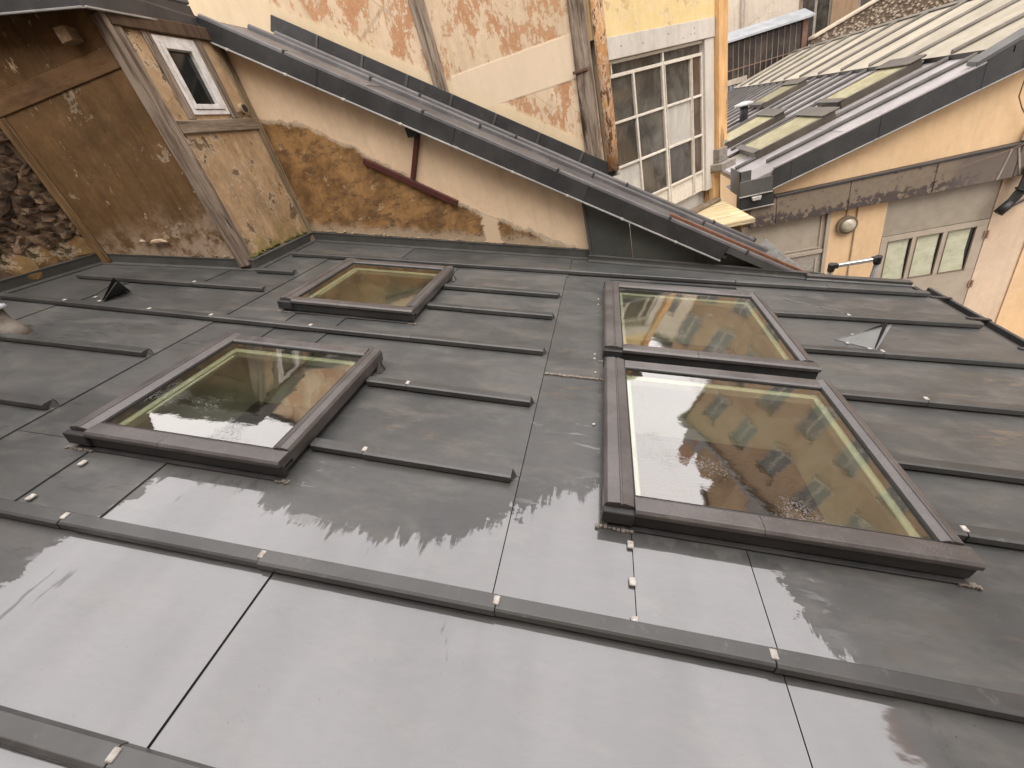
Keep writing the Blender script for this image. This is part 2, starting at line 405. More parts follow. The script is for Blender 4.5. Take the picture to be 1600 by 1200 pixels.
sheet([(-1.555 + G1, b4 + G1), (-.165 - G1, b4 + G1), (-.165 - G1, b5 - G1), (-1.12, b5 - G1), (-1.12, 2.35), (-1.555 + G1, 2.35)])
sheet([(-.165 + G1, b1 + G1), (.25 - G1, b1 + G1), (.25 - G1, 1.01), (.2, 1.01), (.2, 1.885), (-.165 + G1, 1.885)])
sheet([(.618 + .0019, b1 + G1), (EAV, b1 + G1), (EAV, 1.147 - G1), (1.2, 1.147 - G1), (1.2, 1.01), (.618 + .0019, 1.01)])
sheet([(1.2 + G1, 3.017 + G1), (EAV, 3.017 + G1), (EAV, 3.60), (1.2 + G1, 3.50)])
sheet([(WL, b5 + G1), (-3.0, b5 + G1), (-3.0, 3.03), (WL, 2.9)]); sheet([(-3.0 + G1, b5 + G1), (-2.36 - G1, b5 + G1), (-2.36 - G1, 2.98), (-3.0 + G1, 2.98)])
sheet([(-2.87, 2.98 + G1), (-2.36 - G1, 2.98 + G1), (-2.36 - G1, b7), (-2.87, b7)])
sheet([(-2.87, b7 + G1), (-1.72 - G1, b7 + G1), (-1.72 - G1, 4.0), (-2.87, 4.0)]); sheet([(-1.72 + G1, b7 + G1), (-.15 - G1, b7 + G1), (-.15 - G1, 4.0), (-1.72 + G1, 4.0)])
sheet([(-.15 + G1, b7 + G1), (1.2 - G1, b7 + .05), (1.2 - G1, 3.95), (-.15 + G1, 4.0)]); sheet([(1.2 + G1, 3.50 + G1), (EAV, 3.60 + G1), (EAV - .06, 3.87), (1.2 + G1, 3.95)])

def batten(u0, u1, v0, v1=None, joints=(), end0=False, end1=False):
    """a rolled cap over the timber, in lengths that overlap at the joints; v is its near foot"""
    v1 = v0 if v1 is None else v1
    cuts = [u0] + sorted(j for j in joints if u0 < j < u1) + [u1]
    for i in range(len(cuts) - 1):
        a, b = cuts[i], cuts[i + 1]; f = lambda u: v0 + (v1 - v0) * (u - u0) / (u1 - u0)
        e = .0018 * (i % 2); v0 += random.uniform(-.0025, .0025); q0 = .02 if (i == 0 and end0) else 0; q1 = .022 if (i == len(cuts) - 2 and end1) else 0
        ring = []
        for u, q in ((a + .001, q0), (b - .001, q1)):
            v = f(u); s_ = 1 if u < (a + b) / 2 else -1
            ring.append([(u, v + .016, -.002), (u, v + .040, -.002), (u + s_ * q, v + .054 + e, .022 + e), (u + s_ * q, v + .046, .041 + e), (u + s_ * q, v + .008, .041 + e), (u + s_ * q, v - e, .036 + e), (u + s_ * q, v - e, .013), (u + s_ * q, v + .014, .012)])
        mb = MB(); k = ring[0] + ring[1]
        mb.add(k, [(i_, (i_ + 1) % 8, (i_ + 1) % 8 + 8, i_ + 8) for i_ in range(8)] + [tuple(range(7, -1, -1)), tuple(range(8, 16))])
        roof.part('batten_cap', mb, BATTEN, .001)
def clip(u, v, h, du=.020, dv=.028):
    mb = MB().box(u - du / 2, u + du / 2, v - dv / 2, v + dv / 2, h - .006, h + .0025)
    roof.part('solder_tab', mb, CLIP, .002)

batten(-4.2, 2.66, .102, joints=(-2.4, -.874, .7, 1.7)); batten(-4.2, EAV, .584, joints=(-2.9, -1.625, -.886, -.145, .584, 1.35, 2.05))
batten(-1.036, -.17, 1.088, 1.077, joints=(-.80,), end1=True); batten(-1.036, -.17, 1.578, 1.565, joints=(-.82,), end1=True)
batten(-4.12, -.17, 2.062, 2.066, joints=(-3.55, -2.86, -2.386, -1.67, -1.0), end1=True)
batten(-1.076, -.17, 2.556, joints=(-.83,), end1=True); batten(-1.08, -.165, 2.94, joints=(-.8,), end1=True)
batten(-4.2, -2.355, 1.083, 1.09, joints=(-3.2,), end1=True); batten(-4.2, -2.355, 1.565, 1.587, joints=(-2.95,), end1=True)
batten(-4.04, -2.37, 2.525, 2.585, joints=(-3.6, -2.98), end0=True, end1=True); batten(-2.74, -2.375, 2.955, 2.968, joints=(-2.6,), end1=True)
batten(-2.73, 1.2, 3.427, 3.535, joints=(-2.4, -1.6, -.6, .3)); batten(1.203, 2.66, 3.535, 3.60, joints=(1.9,), end1=True)
batten(1.262, EAV, 1.122, joints=(1.345,)); batten(1.26, EAV, 1.46, joints=(2.2,)); batten(1.26, EAV, 1.942, 1.985, joints=(1.7,))
batten(1.26, EAV, 2.425, 2.495, joints=(1.75,), end1=True); batten(1.255, 2.655, 2.945, 3.035, joints=(1.8,), end1=True)
for u, v, h in [(-1.870, .846, .012), (-1.874, .67, .012), (.243, .891, .012), (.243, .762, .012), (.243, .644, .012)]: clip(u, v, h)
for u, v in [(-1.625, .611), (-.886, .611), (-.145, .611), (.584, .611), (-.874, .129), (-2.386, 2.09), (-1.67, 2.09), (-2.86, 2.09), (-3.55, 2.09), (-.80, 1.11), (-.82, 1.60),
             (1.345, 1.149), (1.70, 1.983), (1.75, 2.475), (1.80, 3.0), (-2.98, 2.59)]: clip(u, v, .043, .018, .026)
for u, v in [(.10, 2.1), (.10, 2.15), (.11, 2.9), (.11, 3.0), (.11, 1.95), (.11, 1.5)]: clip(u, v, .008, .012, .012)
# ragged line of solder across the narrow gully sheets
g = MB()
for i in range(26):
    u = -.16 + i * .0122; g.box(u, u + random.uniform(.006, .014), 1.878 + random.uniform(-.004, .003), 1.892 + random.uniform(-.003, .005), .002, .0095)
roof.part('solder_seam', g, m_plain('crusty_solder', (.30, .26, .21), (.12, .10, .08), .7, 80), label='pale crusty solder line across the gully sheet')

CHALK = m_plain('chalk', (.34, .34, .33), (.2, .2, .195), .9)
ck = MB()
for pth in ([(1.50, 3.34), (1.56, 3.28), (1.62, 3.25), (1.70, 3.19), (1.66, 3.17)], [(1.72, 3.22), (1.78, 3.16), (1.76, 3.10), (1.83, 3.12), (1.80, 3.19)], [(1.84, 3.17), (1.88, 3.09), (1.94, 3.12), (1.90, 3.06)]):
    for (a_, b_) in zip(pth[:-1], pth[1:]): ck.bar((*a_, .0075), (*b_, .0078), (.0022, .0022, 0), (0, 0, .001))
roof.part('chalk_mark', ck, CHALK, label='faint chalk scribble on a zinc sheet')
def flash(pts, h=.085, t=.012, lip=.04, mat=FLASH):
    """upstand against a wall: pts in (u,v), the wall on the left hand"""
    for (a, b) in zip(pts[:-1], pts[1:]):
        a, b = Vector((*a, 0)), Vector((*b, 0)); d = (b - a).normalized(); nrm = Vector((d.y, -d.x, 0))
        pr = [(0, 0), (0, h), (-.02, h), (-.02, h + .012), (t + .006, h + .008), (t, h - .012), (t, .022), (lip, .012), (lip, 0)]
        mb = MB(); mb.prism([a + nrm * x + Vector((0, 0, z)) for x, z in pr], b - a)
        roof.part('flashing', mb, mat)
flash([(WL, -1.4), (WL, 2.895)]); flash([(WL + .002, 2.90), (-2.79, 3.035)]); flash([(-2.80, 3.02), (-2.85, 3.975)]); flash([(-2.85, 3.975), (-1.2, 3.985)]); flash([(-1.198, 3.985), (.0, 3.99)], .083)
flash([(.0, 3.93), (1.84, 3.86)], .05)
flash([(1.84, 3.85), (EAV - .04, 3.86)], .035, .03)
# verge towards the passage, gutter along the eave with its brackets
roof.part('verge_trim', MB().box(1.85, EAV - .05, 3.86, 3.90, -.12, .03), FASCIA, .003)
gp = [(EAV - .01, -1.5, .0), (EAV + .012, -1.5, .006), (EAV + .012, -1.5, -.075), (EAV + .10, -1.5, -.085), (EAV + .105, -1.5, .0), (EAV + .118, -1.5, .006), (EAV + .118, -1.5, -.10), (EAV - .01, -1.5, -.10)]
roof.part('gutter', MB().prism([Vector(p) for p in gp], (0, 5.36, 0)), m_zinc('gutter_zinc', (.022, .022, .021), (.038, .037, .035), .45))
for v in (.5, 1.1, 1.7, 2.25, 2.75, 3.2, 3.6):
    roof.part('gutter_bracket', MB().box(EAV - .02, EAV + .125, v, v + .03, .004, .012), FASCIA, .001)
# outer walls and the room below the roof windows
L = Matrix.Rotation(-SL, 4, 'Y')
def inroof(mb):
    mb.v = [L @ (p - Vector(RO)) for p in mb.v]; return mb
OCHRE = m_plain('annexe_render', (.52, .40, .27), (.44, .33, .21), .9, 5)
roof.part('outer_wall', inroof(MB().prism([(2.22, -1.5, -4.35), (2.22, 3.88, -4.35), (2.22, 3.88, -1.92), (2.22, -1.5, -1.92)], (-.2, 0, 0))), OCHRE)
roof.part('outer_wall', inroof(MB().prism([(-4.3, 3.8, -4.35), (2.0, 3.8, -4.35), (2.0, 3.8, -1.86), (-4.3, 3.8, -.12)], (0, .10, 0))), OCHRE)
roof.part('outer_wall', inroof(MB().prism([(-4.3, -1.5, -4.35), (2.0, -1.5, -4.35), (2.0, -1.5, -1.86), (-4.3, -1.5, -.12)], (0, .15, 0))), OCHRE)
roof.part('room_floor', inroof(box(-4.3, 2.0, -1.34, 3.79, -3.7, -3.55)), FLOORW)
for y_, x0_ in ((1.30, -4.2), (2.05, -4.2)):
    roof.part('room_beam', inroof(MB().prism([(-4.2, y_, -.42), (1.9, y_, -2.1), (1.9, y_, -2.28), (-4.2, y_, -.60)], (0, .09, 0))), m_wood('dark_rafter', (.035, .022, .012), (.06, .038, .02), 0))
roof.part('room_wall', inroof(box(-.55, -.45, -1.33, 3.78, -3.54, -1.45)), ROOMW)
roof.part('room_wall', inroof(box(-2.75, -2.65, -1.33, 3.78, -3.54, -.95)), ROOMW)

# ------------------------------------------------------------------ the four roof windows
def roof_window(u, v, wd, dp, label, rail=.085):
    p = RF(u, v, 0)
    t = Thing('roof_window', label, 'roof window', p, (0, SL, 0), 'roof windows in the near zinc roof', local=True)
    H = .100; r1, r2, r3, r4 = rail + .015, .072, .072, .066          # left hood, right, near, far rail widths
    sk = MB(); i = .035
    sk.box(i, i + .02, i, dp - i, -.012, .06); sk.box(wd - i - .02, wd - i, i, dp - i, -.012, .06)
    sk.box(i + .02, wd - i - .02, i, i + .02, -.012, .06); sk.box(i + .02, wd - i - .02, dp - i - .02, dp - i, -.012, .06)
    t.part('flashing_collar', sk, FASCIA)
    t.part('flashing_apron', MB().box(.02, wd, -.012, .034, .006, .012), FASCIA, .002)
    t.part('front_skirt', MB().box(.012, wd + .002, .004, .030, .016, H - .031), FASCIA, .003); t.part('front_skirt', MB().box(wd - .026, wd - .004, .031, dp - .01, .020, .036), FASCIA, .003)  # dark lower cover; its zinc also carries the shade of the front face
    # rails: stepped covers of folded aluminium
    def rail_u(u0, u1, v0, v1, out):                                    # runs along v
        a, b = (u0, u1) if out < 0 else (u1, u0); s_ = 1 if out < 0 else -1
        wv = u1 - u0; pr = [(0, .034), (0, H - .016), (.010, H - .004), (wv * .52, H), (wv * .55, H - .006), (wv * .60, H - .006), (wv * .63, H - .001), (wv, H - .010), (wv, .055), (.012, .055), (.012, .034)]
        return MB().prism([(a + s_ * x, v0, z) for x, z in pr], (0, v1 - v0, 0))
    def rail_v(v0, v1, u0, u1, out):
        a = v0 if out < 0 else v1; s_ = 1 if out < 0 else -1; wv = v1 - v0
        pr = [(.004, H - .030), (-.004, H - .028), (-.004, H - .012), (.006, H - .003), (wv - .01, H - .006), (wv, H - .012), (wv, .055), (.014, .055), (.014, H - .030)]
        return MB().prism([(u0, a + s_ * x, z) for x, z in pr], (u1 - u0, 0, 0))
    t.part('hood_rail', rail_u(0, r1, .022, dp + .012, -1), COVER, .0012)
    t.part('bottom_rail', rail_u(wd - r2, wd, r3 + .001, dp, 1), COVER, .0012)
    xm = r1 + (wd - r1) * .40
    t.part('side_rail', rail_v(0, r3, r1 + .001, xm - .0006, -1), COVER, .0012); t.part('side_rail', rail_v(0, r3, xm + .0006, wd + .004, -1), COVER, .0012)
    t.part('side_rail', rail_v(dp - r4, dp, r1 + .001, wd - r2 - .001, 1), COVER, .0012)
    cc = MB().box(-.004, r1 + .002, -.008, .020, .026, H - .020); t.part('corner_cap', cc, FASCIA, .003)
    t.part('corner_cap', MB().box(-.004, r1 - .01, dp + .013, dp + .022, .03, H - .012), FASCIA, .002)
    for (a_, b_, c2, d2) in ((-.02, .11, -.02, .012), (wd - .03, wd + .03, -.018, .02)):
        sm_ = MB(); n_ = 9
        for i_ in range(n_):
            u_ = a_ + (b_ - a_) * i_ / n_; sm_.box(u_, u_ + (b_ - a_) / n_ * random.uniform(.6, 1.0), c2 + random.uniform(-.004, .004), c2 + .014 + random.uniform(-.003, .005), .003, .011)
        t.part('sealant', sm_, SEALANT)
    t.part('corner_clip', MB().prism([(wd + .004, dp - .10, .01), (wd + .03, dp - .10, .004), (wd + .03, dp - .06, .004), (wd + .004, dp - .06, .06)], (0, .012, 0)), FLASH)
    gk = MB(); q = .007
    gk.box(r1, r1 + q, r3, dp - r4, .05, H - .014); gk.box(wd - r2 - q, wd - r2, r3, dp - r4, .05, H - .014)
    gk.box(r1 + q, wd - r2 - q, r3, r3 + q, .05, H - .014); gk.box(r1 + q, wd - r2 - q, dp - r4 - q, dp - r4, .05, H - .014)
    t.part('gasket', gk, BLACK)
    t.part('glass_pane', MB().add([(r1 + .004, r3 + .004, .080), (wd - r2 - .004, r3 + .004, .080), (wd - r2 - .004, dp - r4 - .004, .080), (r1 + .004, dp - r4 - .004, .080)], [(0, 1, 2, 3)]), GLASS)
    # white shaft below the pane, with the inner sash as a ledge
    a0, a1, c0, c1 = r1 - .01, wd - r2 + .01, r3 - .01, dp - r4 + .01
    for q_ in ([(a0, c0), (a0, c1), (0, 1)], [(a1, c1), (a1, c0), (0, -1)], [(a0, c1), (a1, c1), (1, 0)], [(a1, c0), (a0, c0), (-1, 0)]):
        (x0, y0), (x1, y1) = q_[0], q_[1]
        t.part('shaft_lining', MB().add([(x0, y0, .070), (x1, y1, .070), (x1, y1, -.34), (x0, y0, -.34)], [(0, 1, 2, 3)]), LINING)
    ln = MB(); s1 = .045
    ln.box(a0, a0 + s1, c0, c1, .005, .045); ln.box(a1 - s1, a1, c0, c1, .005, .045); ln.box(a0 + s1, a1 - s1, c0, c0 + s1, .005, .045); ln.box(a0 + s1, a1 - s1, c1 - s1, c1, .005, .045)
    t.part('inner_sash', ln, LINING, .004)
    if wd < 1: vb = MB(); vb.tube([(a0 + .10, c0 + .12, .06), (a0 + .10, c1 - .12, .06)], .008, 8); t.part('vent_bar', vb, LINING, 0)
    return t
roof_window(-2.01, .925, .965, .875, 'near left roof window, the sloping pane mirroring a white patch of sky beside black')
roof_window(-2.05, 2.315, .965, .915, 'smallest looking roof window, far left below the ochre stained wall, olive brown pane')
roof_window(.148, .96, 1.105, 1.005, 'largest roof window, near right, pane half white sky and half mirrored tan house')
roof_window(.145, 2.085, 1.105, 1.06, 'far right roof window directly behind the largest one, dark green and orange reflections')

# ------------------------------------------------------------------ small roof vents
def cowl(u, v, label, ang=0):
    p = RF(u, v, .004)
    t = Thing('cowl_vent', label, 'roof vent', p, (0, SL, 0), 'triangular zinc cowl vents', local=True)
    A, B, C, D = Vector((0, 0, 0)), Vector((.185, -.105, 0)), Vector((.185, .105, 0)), Vector((.262, 0, .125))
    k = Vector((-.004, 0, .004))
    t.part('cowl_side', MB().prism([A, B, D], (0, .003, .002)), NEWZ); t.part('cowl_side', MB().prism([A, D, C], (0, -.003, .002)), NEWZ)
    t.part('cowl_mesh', MB().add([B + k * 2, C + k * 2, D + k * 6], [(0, 1, 2)]), BLACK)
    for q in ((.05, -.045), (.15, -.10), (.14, .09)): t.part('solder_tab', MB().box(q[0] - .01, q[0] + .01, q[1] - .012, q[1] + .008, .0, .007), CLIP, .002)
cowl(-3.55, 2.29, 'small zinc cowl vent with a black open mouth by the left wall')
cowl(1.59, 2.665, 'pale shiny triangular cowl vent on the right part of the roof')

vp = RF(-3.42, 1.66, 0); vx, vy, vz = vp
t = Thing('vent_pipe', 'short grey vent pipe with a white domed cap at the left edge of the roof', 'vent pipe', vp)
PIPEM = m_plain('dirty_pipe_zinc', (.20, .17, .14), (.10, .085, .07), .6, 8)
t.part('pipe', MB().tube([(vx, vy, vz - .03), (vx, vy, vz + .155)], .058, 20), PIPEM, smooth=True)
t.part('collar', MB().tube([(vx, vy, vz - .035), (vx, vy, vz + .02), (vx, vy, vz + .09)], [.105, .085, .060], 20), PIPEM, smooth=True)
t.part('cap', MB().tube([(vx, vy, vz + .15), (vx, vy, vz + .172), (vx, vy, vz + .19)], [.085, .082, .03], 20), m_plain('white_cap', (.62, .66, .70), (.5, .54, .58), .3), smooth=True)

# ================================================================== LEFT HOUSE: rubble wall, brown wall, window wall, stained gable, steep zinc roof
STONEM = G('brown_rubble_stone'); _c = STONEM.co(); _n = STONEM.noise(_c, 7, 8, .72, .3); _n2 = STONEM.noise(_c, 30, 5, .7)
_b = STONEM.mix(STONEM.sm(_n, .36, .66), (.028, .019, .013), (.17, .115, .072)); _b = STONEM.mix(STONEM.sm(_n2, .58, .7, 0, .6), _b, (.42, .33, .23))
_b = STONEM.bright(_b, STONEM.ma('MULTIPLY_ADD', STONEM.rnd(), 1.3, .35))
STONEM = STONEM.set(Base_Color=_b, Roughness=.95, Specular_IOR_Level=.2, Normal=STONEM.bump(STONEM.ma('ADD', _n, STONEM.ma('MULTIPLY', _n2, .4)), .8, .03))
OCHSTONE = plaster('ochre_foot_stone', [(.25, .155, .07), (.17, .11, .045), (.34, .23, .13)], (.08, .06, .025), (.54, .60), 4, grime=(.07, .06, .02), bump=.8, mott=.7).m
MORTAR = plaster('dark_mortar', [(.09, .06, .04), (.14, .095, .06), (.05, .035, .025)], bump=1.0, mott=.9, scratch=(.30, .21, .13)).m

t = Thing('rubble_wall', 'dark rough rubble stone wall at the left edge with ochre stones at its foot', 'wall', (-4.4, 1.0, -4.35))
t.part('mortar_core', box(-4.75, -4.372, -2.5, 2.9, -4.35, 2.4), MORTAR)
def stone(y, z, ry, rz, rx, mat, name='stone'):
    bm = bmesh.new(); bmesh.ops.create_icosphere(bm, subdivisions=2, radius=1)
    sd_ = random.random() * 50
    from mathutils import noise as nz
    for v in bm.verts:
        d = v.co.normalized(); k = 1 + .42 * nz.noise(d * 1.6 + Vector((sd_, 0, 0))) + .34 * nz.noise(d * 4 + Vector((0, sd_, 0)))
        sq = max(abs(d.x), abs(d.y), abs(d.z)); d = d / (sq ** .55)
        v.co = Vector((d.x * rx, d.y * ry, d.z * rz)) * k
    me = bpy.data.meshes.new(name); bm.to_mesh(me); bm.free(); me.materials.append(mat)
    ob = bpy.data.objects.new(name, me); col.objects.link(ob); ob.parent = t.e
    ob.location = (-4.385 + 4.4, y - 1.0, z + 4.35); ob.rotation_euler = (random.uniform(-.8, .8), random.uniform(-.2, .2), 0)
zr = .02
y = 1.2
while y < 2.85:
    wd_ = random.uniform(.16, .30); stone(y + wd_ / 2, .135 + random.uniform(0, .02), wd_ * .64, .105, .026, OCHSTONE, 'foot_stone'); y += wd_
z = .20
while z < 1.30:
    hh = random.uniform(.045, .095); y = 1.5 + random.uniform(0, .1)
    while y < 2.86:
        wd_ = random.uniform(.05, .16); stone(y + wd_ / 2, z + hh / 2, wd_ * random.uniform(.5, .66), hh * random.uniform(.5, .72), random.uniform(.018, .040), STONEM); y += wd_
    z += hh

house = Thing('left_house', 'old half timbered house with brown, cream and ochre stained render under a steep zinc roof', 'house', (-3.0, 4.0, -4.35))
BROWNW = plaster('brown_old_render', [(.175, .100, .044), (.110, .063, .028), (.225, .138, .066)], (.135, .075, .035), (.62, .66), 2.2, scratch=(.60, .45, .30), grime=(.06, .043, .02), stain=.9, streak=.28, mott=.6,
                 zlow=(4.35 + .06, .22, (.36, .275, .20)), bump=.4).m
PATCHY = plaster('crumbly_tan_render', [(.46, .32, .19), (.36, .24, .13), (.56, .41, .26)], (.20, .13, .07), (.58, .63), 4.5, scratch=(.10, .07, .04), grime=(.13, .085, .045), stain=.8, mott=.7,
                 zlow=(4.35 - .22, .14, (.19, .15, .05)), bump=.8).m
def m_gable():
    gg = plaster('cream_gable_render', [(.73, .56, .385), (.67, .50, .335), (.77, .62, .45)], crack=0, streak=.10, grime=(.42, .31, .19), stain=.35, bump=.18)
    g = gg; c = g.co(); x, y, z = g.sep(c)[:3]
    top = g.b.inputs['Base Color'].links[0].from_socket
    # below this line the cream coat has come off and the ochre one shows (x, z in metres from the house origin)
    pts = [(-3.2, .76), (-3.05, .715), (-2.67, .60), (-2.25, .29), (-2.02, .10), (-1.82, -.05), (-1.40, -.40), (-1.05, -.62), (-.70, -.85), (-.41, -1.02), (-.2, -1.16)]
    zl = g.curve(g.ma('ADD', x, -3.0), -3.2, -.2, -1.3, .9, pts)
    e = g.ma('SUBTRACT', zl, g.ma('ADD', z, -4.35))
    jag = g.noise(g.mp(c, (1, 1, 1), (3, 9, 4)), 7, 9, .72); e = g.ma('ADD', e, g.ma('MULTIPLY', g.ma('SUBTRACT', jag, .52), .22))
    mk = g.sm(e, -.006, .012)
    n1 = g.noise(c, 2.6, 8, .7, .5); n2 = g.noise(g.mp(c, (2, 2, 5)), 3.2, 8, .75, .4)
    och = g.mix(g.sm(n1, .36, .62), (.150, .082, .034), (.34, .195, .080)); och = g.mix(g.sm(n2, .48, .62, 0, .8), och, (.105, .064, .034)); och = g.mix(g.sm(g.noise(g.mp(c, (7, 7, 1.0)), 1.6, 7, .7), .5, .7, 0, .6), och, (.13, .075, .035)); och = g.bright(och, g.ma('MULTIPLY_ADD', g.noise(g.mp(c, (1, 1, 1.3)), 13, 9, .75), .9, .55))
    och = g.mix(g.sm(g.noise(g.mp(c, loc=(6, 6, 6)), 8, 9, .78), .585, .63, 0, .8), och, (.46, .34, .21))
    # bare grey and white at the foot, following the roof, with black mould
    foot = g.ma('ADD', g.ma('ADD', z, -4.35), g.ma('MULTIPLY', g.ma('ADD', x, -3.0), .276))    # = height above the roof line + const
    fj = g.ma('ADD', foot, g.ma('MULTIPLY', g.ma('SUBTRACT', jag, .5), .28))
    och = g.mix(g.ma('MULTIPLY', g.sm(fj, -1.02, -1.12), .85), och, (.40, .315, .22))
    mould = g.ma('MULTIPLY', g.sm(g.noise(g.mp(c, (3, 3, 7), (1, 2, 3)), 2.4, 7, .75), .55, .61), g.ma('MULTIPLY', g.sm(fj, -.94, -1.02), g.sm(fj, -1.16, -1.08)))
    och = g.mix(g.ma('MULTIPLY', mould, .8), och, (.05, .042, .03))
    smear = g.sm(g.ma('ABSOLUTE', g.ma('ADD', g.ma('ADD', x, -3.0 + 1.17), g.ma('MULTIPLY', g.ma('SUBTRACT', jag, .5), .25))), .09, .06)
    och = g.mix(smear, och, (.60, .46, .31))
    edge = g.ma('MULTIPLY', g.sm(e, -.006, .004), g.sm(e, .05, .015)); och = g.mix(g.ma('MULTIPLY', edge, .6), och, (.62, .53, .40))
    base = g.mix(mk, top, och)
    h = g.ma('ADD', g.ma('MULTIPLY', mk, -.8), g.ma('MULTIPLY', g.ma('MULTIPLY', n2, mk), .8)); h = g.ma('ADD', h, g.ma('MULTIPLY', g.noise(c, 30, 4, .7), .1))
    g.set(Base_Color=base, Normal=g.bump(h, .35, .02)); return g.m
GABLE = m_gable()
OAK = m_wood('grey_weathered_oak', (.10, .070, .048), (.30, .24, .185), 2, .95)
OAKY = m_wood('grey_weathered_oak_beam', (.15, .11, .075), (.27, .215, .155), 1, .8)
OAKX = m_wood('brown_oak_rail', (.10, .056, .026), (.185, .105, .048), 0, .5, stretch=5)
DARKOAK = m_wood('dark_oak', (.06, .036, .02), (.11, .07, .04), 2, .8)

P0, P1 = Vector((-4.40, 2.885, 0)), Vector((-3.045, 3.03, 0)); dB = (P1 - P0).normalized(); nB = Vector((dB.y, -dB.x, 0))
def bw(s_, z, off=0): return P0 + dB * s_ + nB * off + Vector((0, 0, z))
LB = (P1 - P0).length
house.part('brown_wall', MB().prism([bw(0, -1.3), bw(LB, -1.3), bw(LB, 1.38), bw(0, 1.68)], -nB * .25), BROWNW)
# oak frame on the brown wall
house.part('corner_post', box(-3.125, -3.026, 2.99, 3.094, -.36, 1.34), OAK, .008, label='weathered oak corner post')
house.part('oak_rail', MB().prism([bw(.02, 1.06, .0), bw(LB - .10, 1.06, .0), bw(LB - .10, 1.185, .0), bw(.02, 1.185, .0)], nB * .010), OAKX, .006)
house.part('oak_post', MB().prism([bw(.05, -.8, 0), bw(.135, -.8, 0), bw(.135, 1.055, 0), bw(.05, 1.055, 0)], nB * .018), m_wood('ochre_brown_post', (.10, .058, .026), (.22, .135, .062), 2, .9), .006)
house.part('purlin_end', MB().prism([bw(LB - .34, 1.245, 0), bw(LB - .25, 1.245, 0), bw(LB - .25, 1.325, 0), bw(LB - .34, 1.335, 0)], nB * .085), m_wood('brown_cut_end', (.19, .12, .065), (.26, .175, .10), 1, .5), .004)
house.part('loose_plaster', MB().prism([bw(.54, .03, .015), bw(.565, .06, .015), bw(.60, .03, .015)], nB * .03).prism([bw(.62, .005, .012), bw(.66, .03, .012), bw(.75, .018, .012), bw(.79, -.02, .012)], nB * .03), m_plain('pale_rubble', (.50, .37, .25)), .008)
# window wall, in four pieces round the opening
XW = -3.045
wy0, wy1, wz0, wz1 = 3.300, 3.672, .748, 1.252
for a in ((3.03, wy0, -1.3, 1.36), (wy1, 4.0, -1.3, 1.36), (wy0, wy1, -1.3, wz0), (wy0, wy1, wz1, 1.36)):
    house.part('window_wall', box(XW - .25, XW, *a), PATCHY)
house.part('sill_beam', box(XW - .1, XW + .022, 3.096, 3.93, .625, .715), OAKY, .006)
house.part('oak_post', box(XW - .1, XW + .014, 3.228, 3.297, .717, 1.34), OAK, .005); house.part('oak_post', box(XW - .1, XW + .014, 3.676, 3.755, .717, 1.34), OAK, .005)
house.part('oak_post', box(XW - .1, XW + .010, 3.905, 3.985, -.6, 1.32), m_wood('mossy_oak', (.12, .09, .05), (.26, .20, .13), 2, .9), .008)
house.part('oak_plate', box(XW - .1, XW + .03, 3.02, 3.99, 1.262, 1.35), DARKOAK, .005)
wn = house.part('window', MB().box(XW - .05, XW + .012, wy0, wy0 + .032, wz0, wz1).box(XW - .05, XW + .012, wy1 - .032, wy1, wz0, wz1).box(XW - .05, XW + .012, wy0 + .032, wy1 - .032, wz0, wz0 + .034)
                .box(XW - .05, XW + .012, wy0 + .032, wy1 - .032, wz1 - .045, wz1), WHITE, .003, label='narrow white plastic window')
a, b, c_, d_ = wy0 + .034, wy1 - .034, wz0 + .036, wz1 - .047
house.part('sash', MB().box(XW - .04, XW + .02, a, a + .03, c_, d_).box(XW - .04, XW + .02, b - .048, b, c_, d_).box(XW - .04, XW + .02, a + .03, b - .048, c_, c_ + .035).box(XW - .04, XW + .02, a + .03, b - .048, d_ - .035, d_), WHITE, .003, sub=wn)
house.part('pane', box(XW - .03, XW - .015, a + .02, b - .03, c_ + .02, d_ - .02), BLACKGLASS, sub=wn)
for o_ in (wn,):
    for ch in o_.children: ch.matrix_parent_inverse = Matrix()
house.part('pipe_stub', MB().tube([(XW - .02, 3.845, .79), (XW + .035, 3.845, .785)], .042, 18).tube([(XW + .036, 3.845, .785), (XW + .037, 3.845, .785)], .028, 18), m_plain('cream_pipe', (.42, .33, .2), (.3, .22, .13), .6), label='short cream pipe stub')
house.part('pipe_bore', MB().tube([(XW + .0375, 3.845, .785), (XW + .039, 3.845, .785)], .030, 18), BLACK)
# stained gable wall
YG = 4.0
def vz_top(x): return .955 - .682 * (x + 2.358)
house.part('gable_wall', MB().prism([(XW - .1, YG, -1.6), (-.285, YG, -1.6), (-.285, YG, vz_top(-.285) - .05), (XW, YG, vz_top(XW) - .05), (XW - .1, YG, 1.36)], (0, .2, 0)), GABLE)
RUST = m_plain('oxide_red_steel', (.075, .016, .010), (.045, .010, .008), .55, 14, bump=.3)
an = house.part('wall_anchor', MB().bar((-2.178, YG - .015, .15), (-1.42, YG - .015, -.397), (.03, 0, .042), (0, .04, 0)).bar((-1.59, YG - .015, .215), (-1.765, YG - .015, -.10), (.036, 0, -.018), (0, .05, 0)), RUST, .004, label='red oxide steel T bracket')
house.part('anchor_block', box(-1.665, -1.55, YG - .07, YG + .01, .21, .29), BLACK, .004)
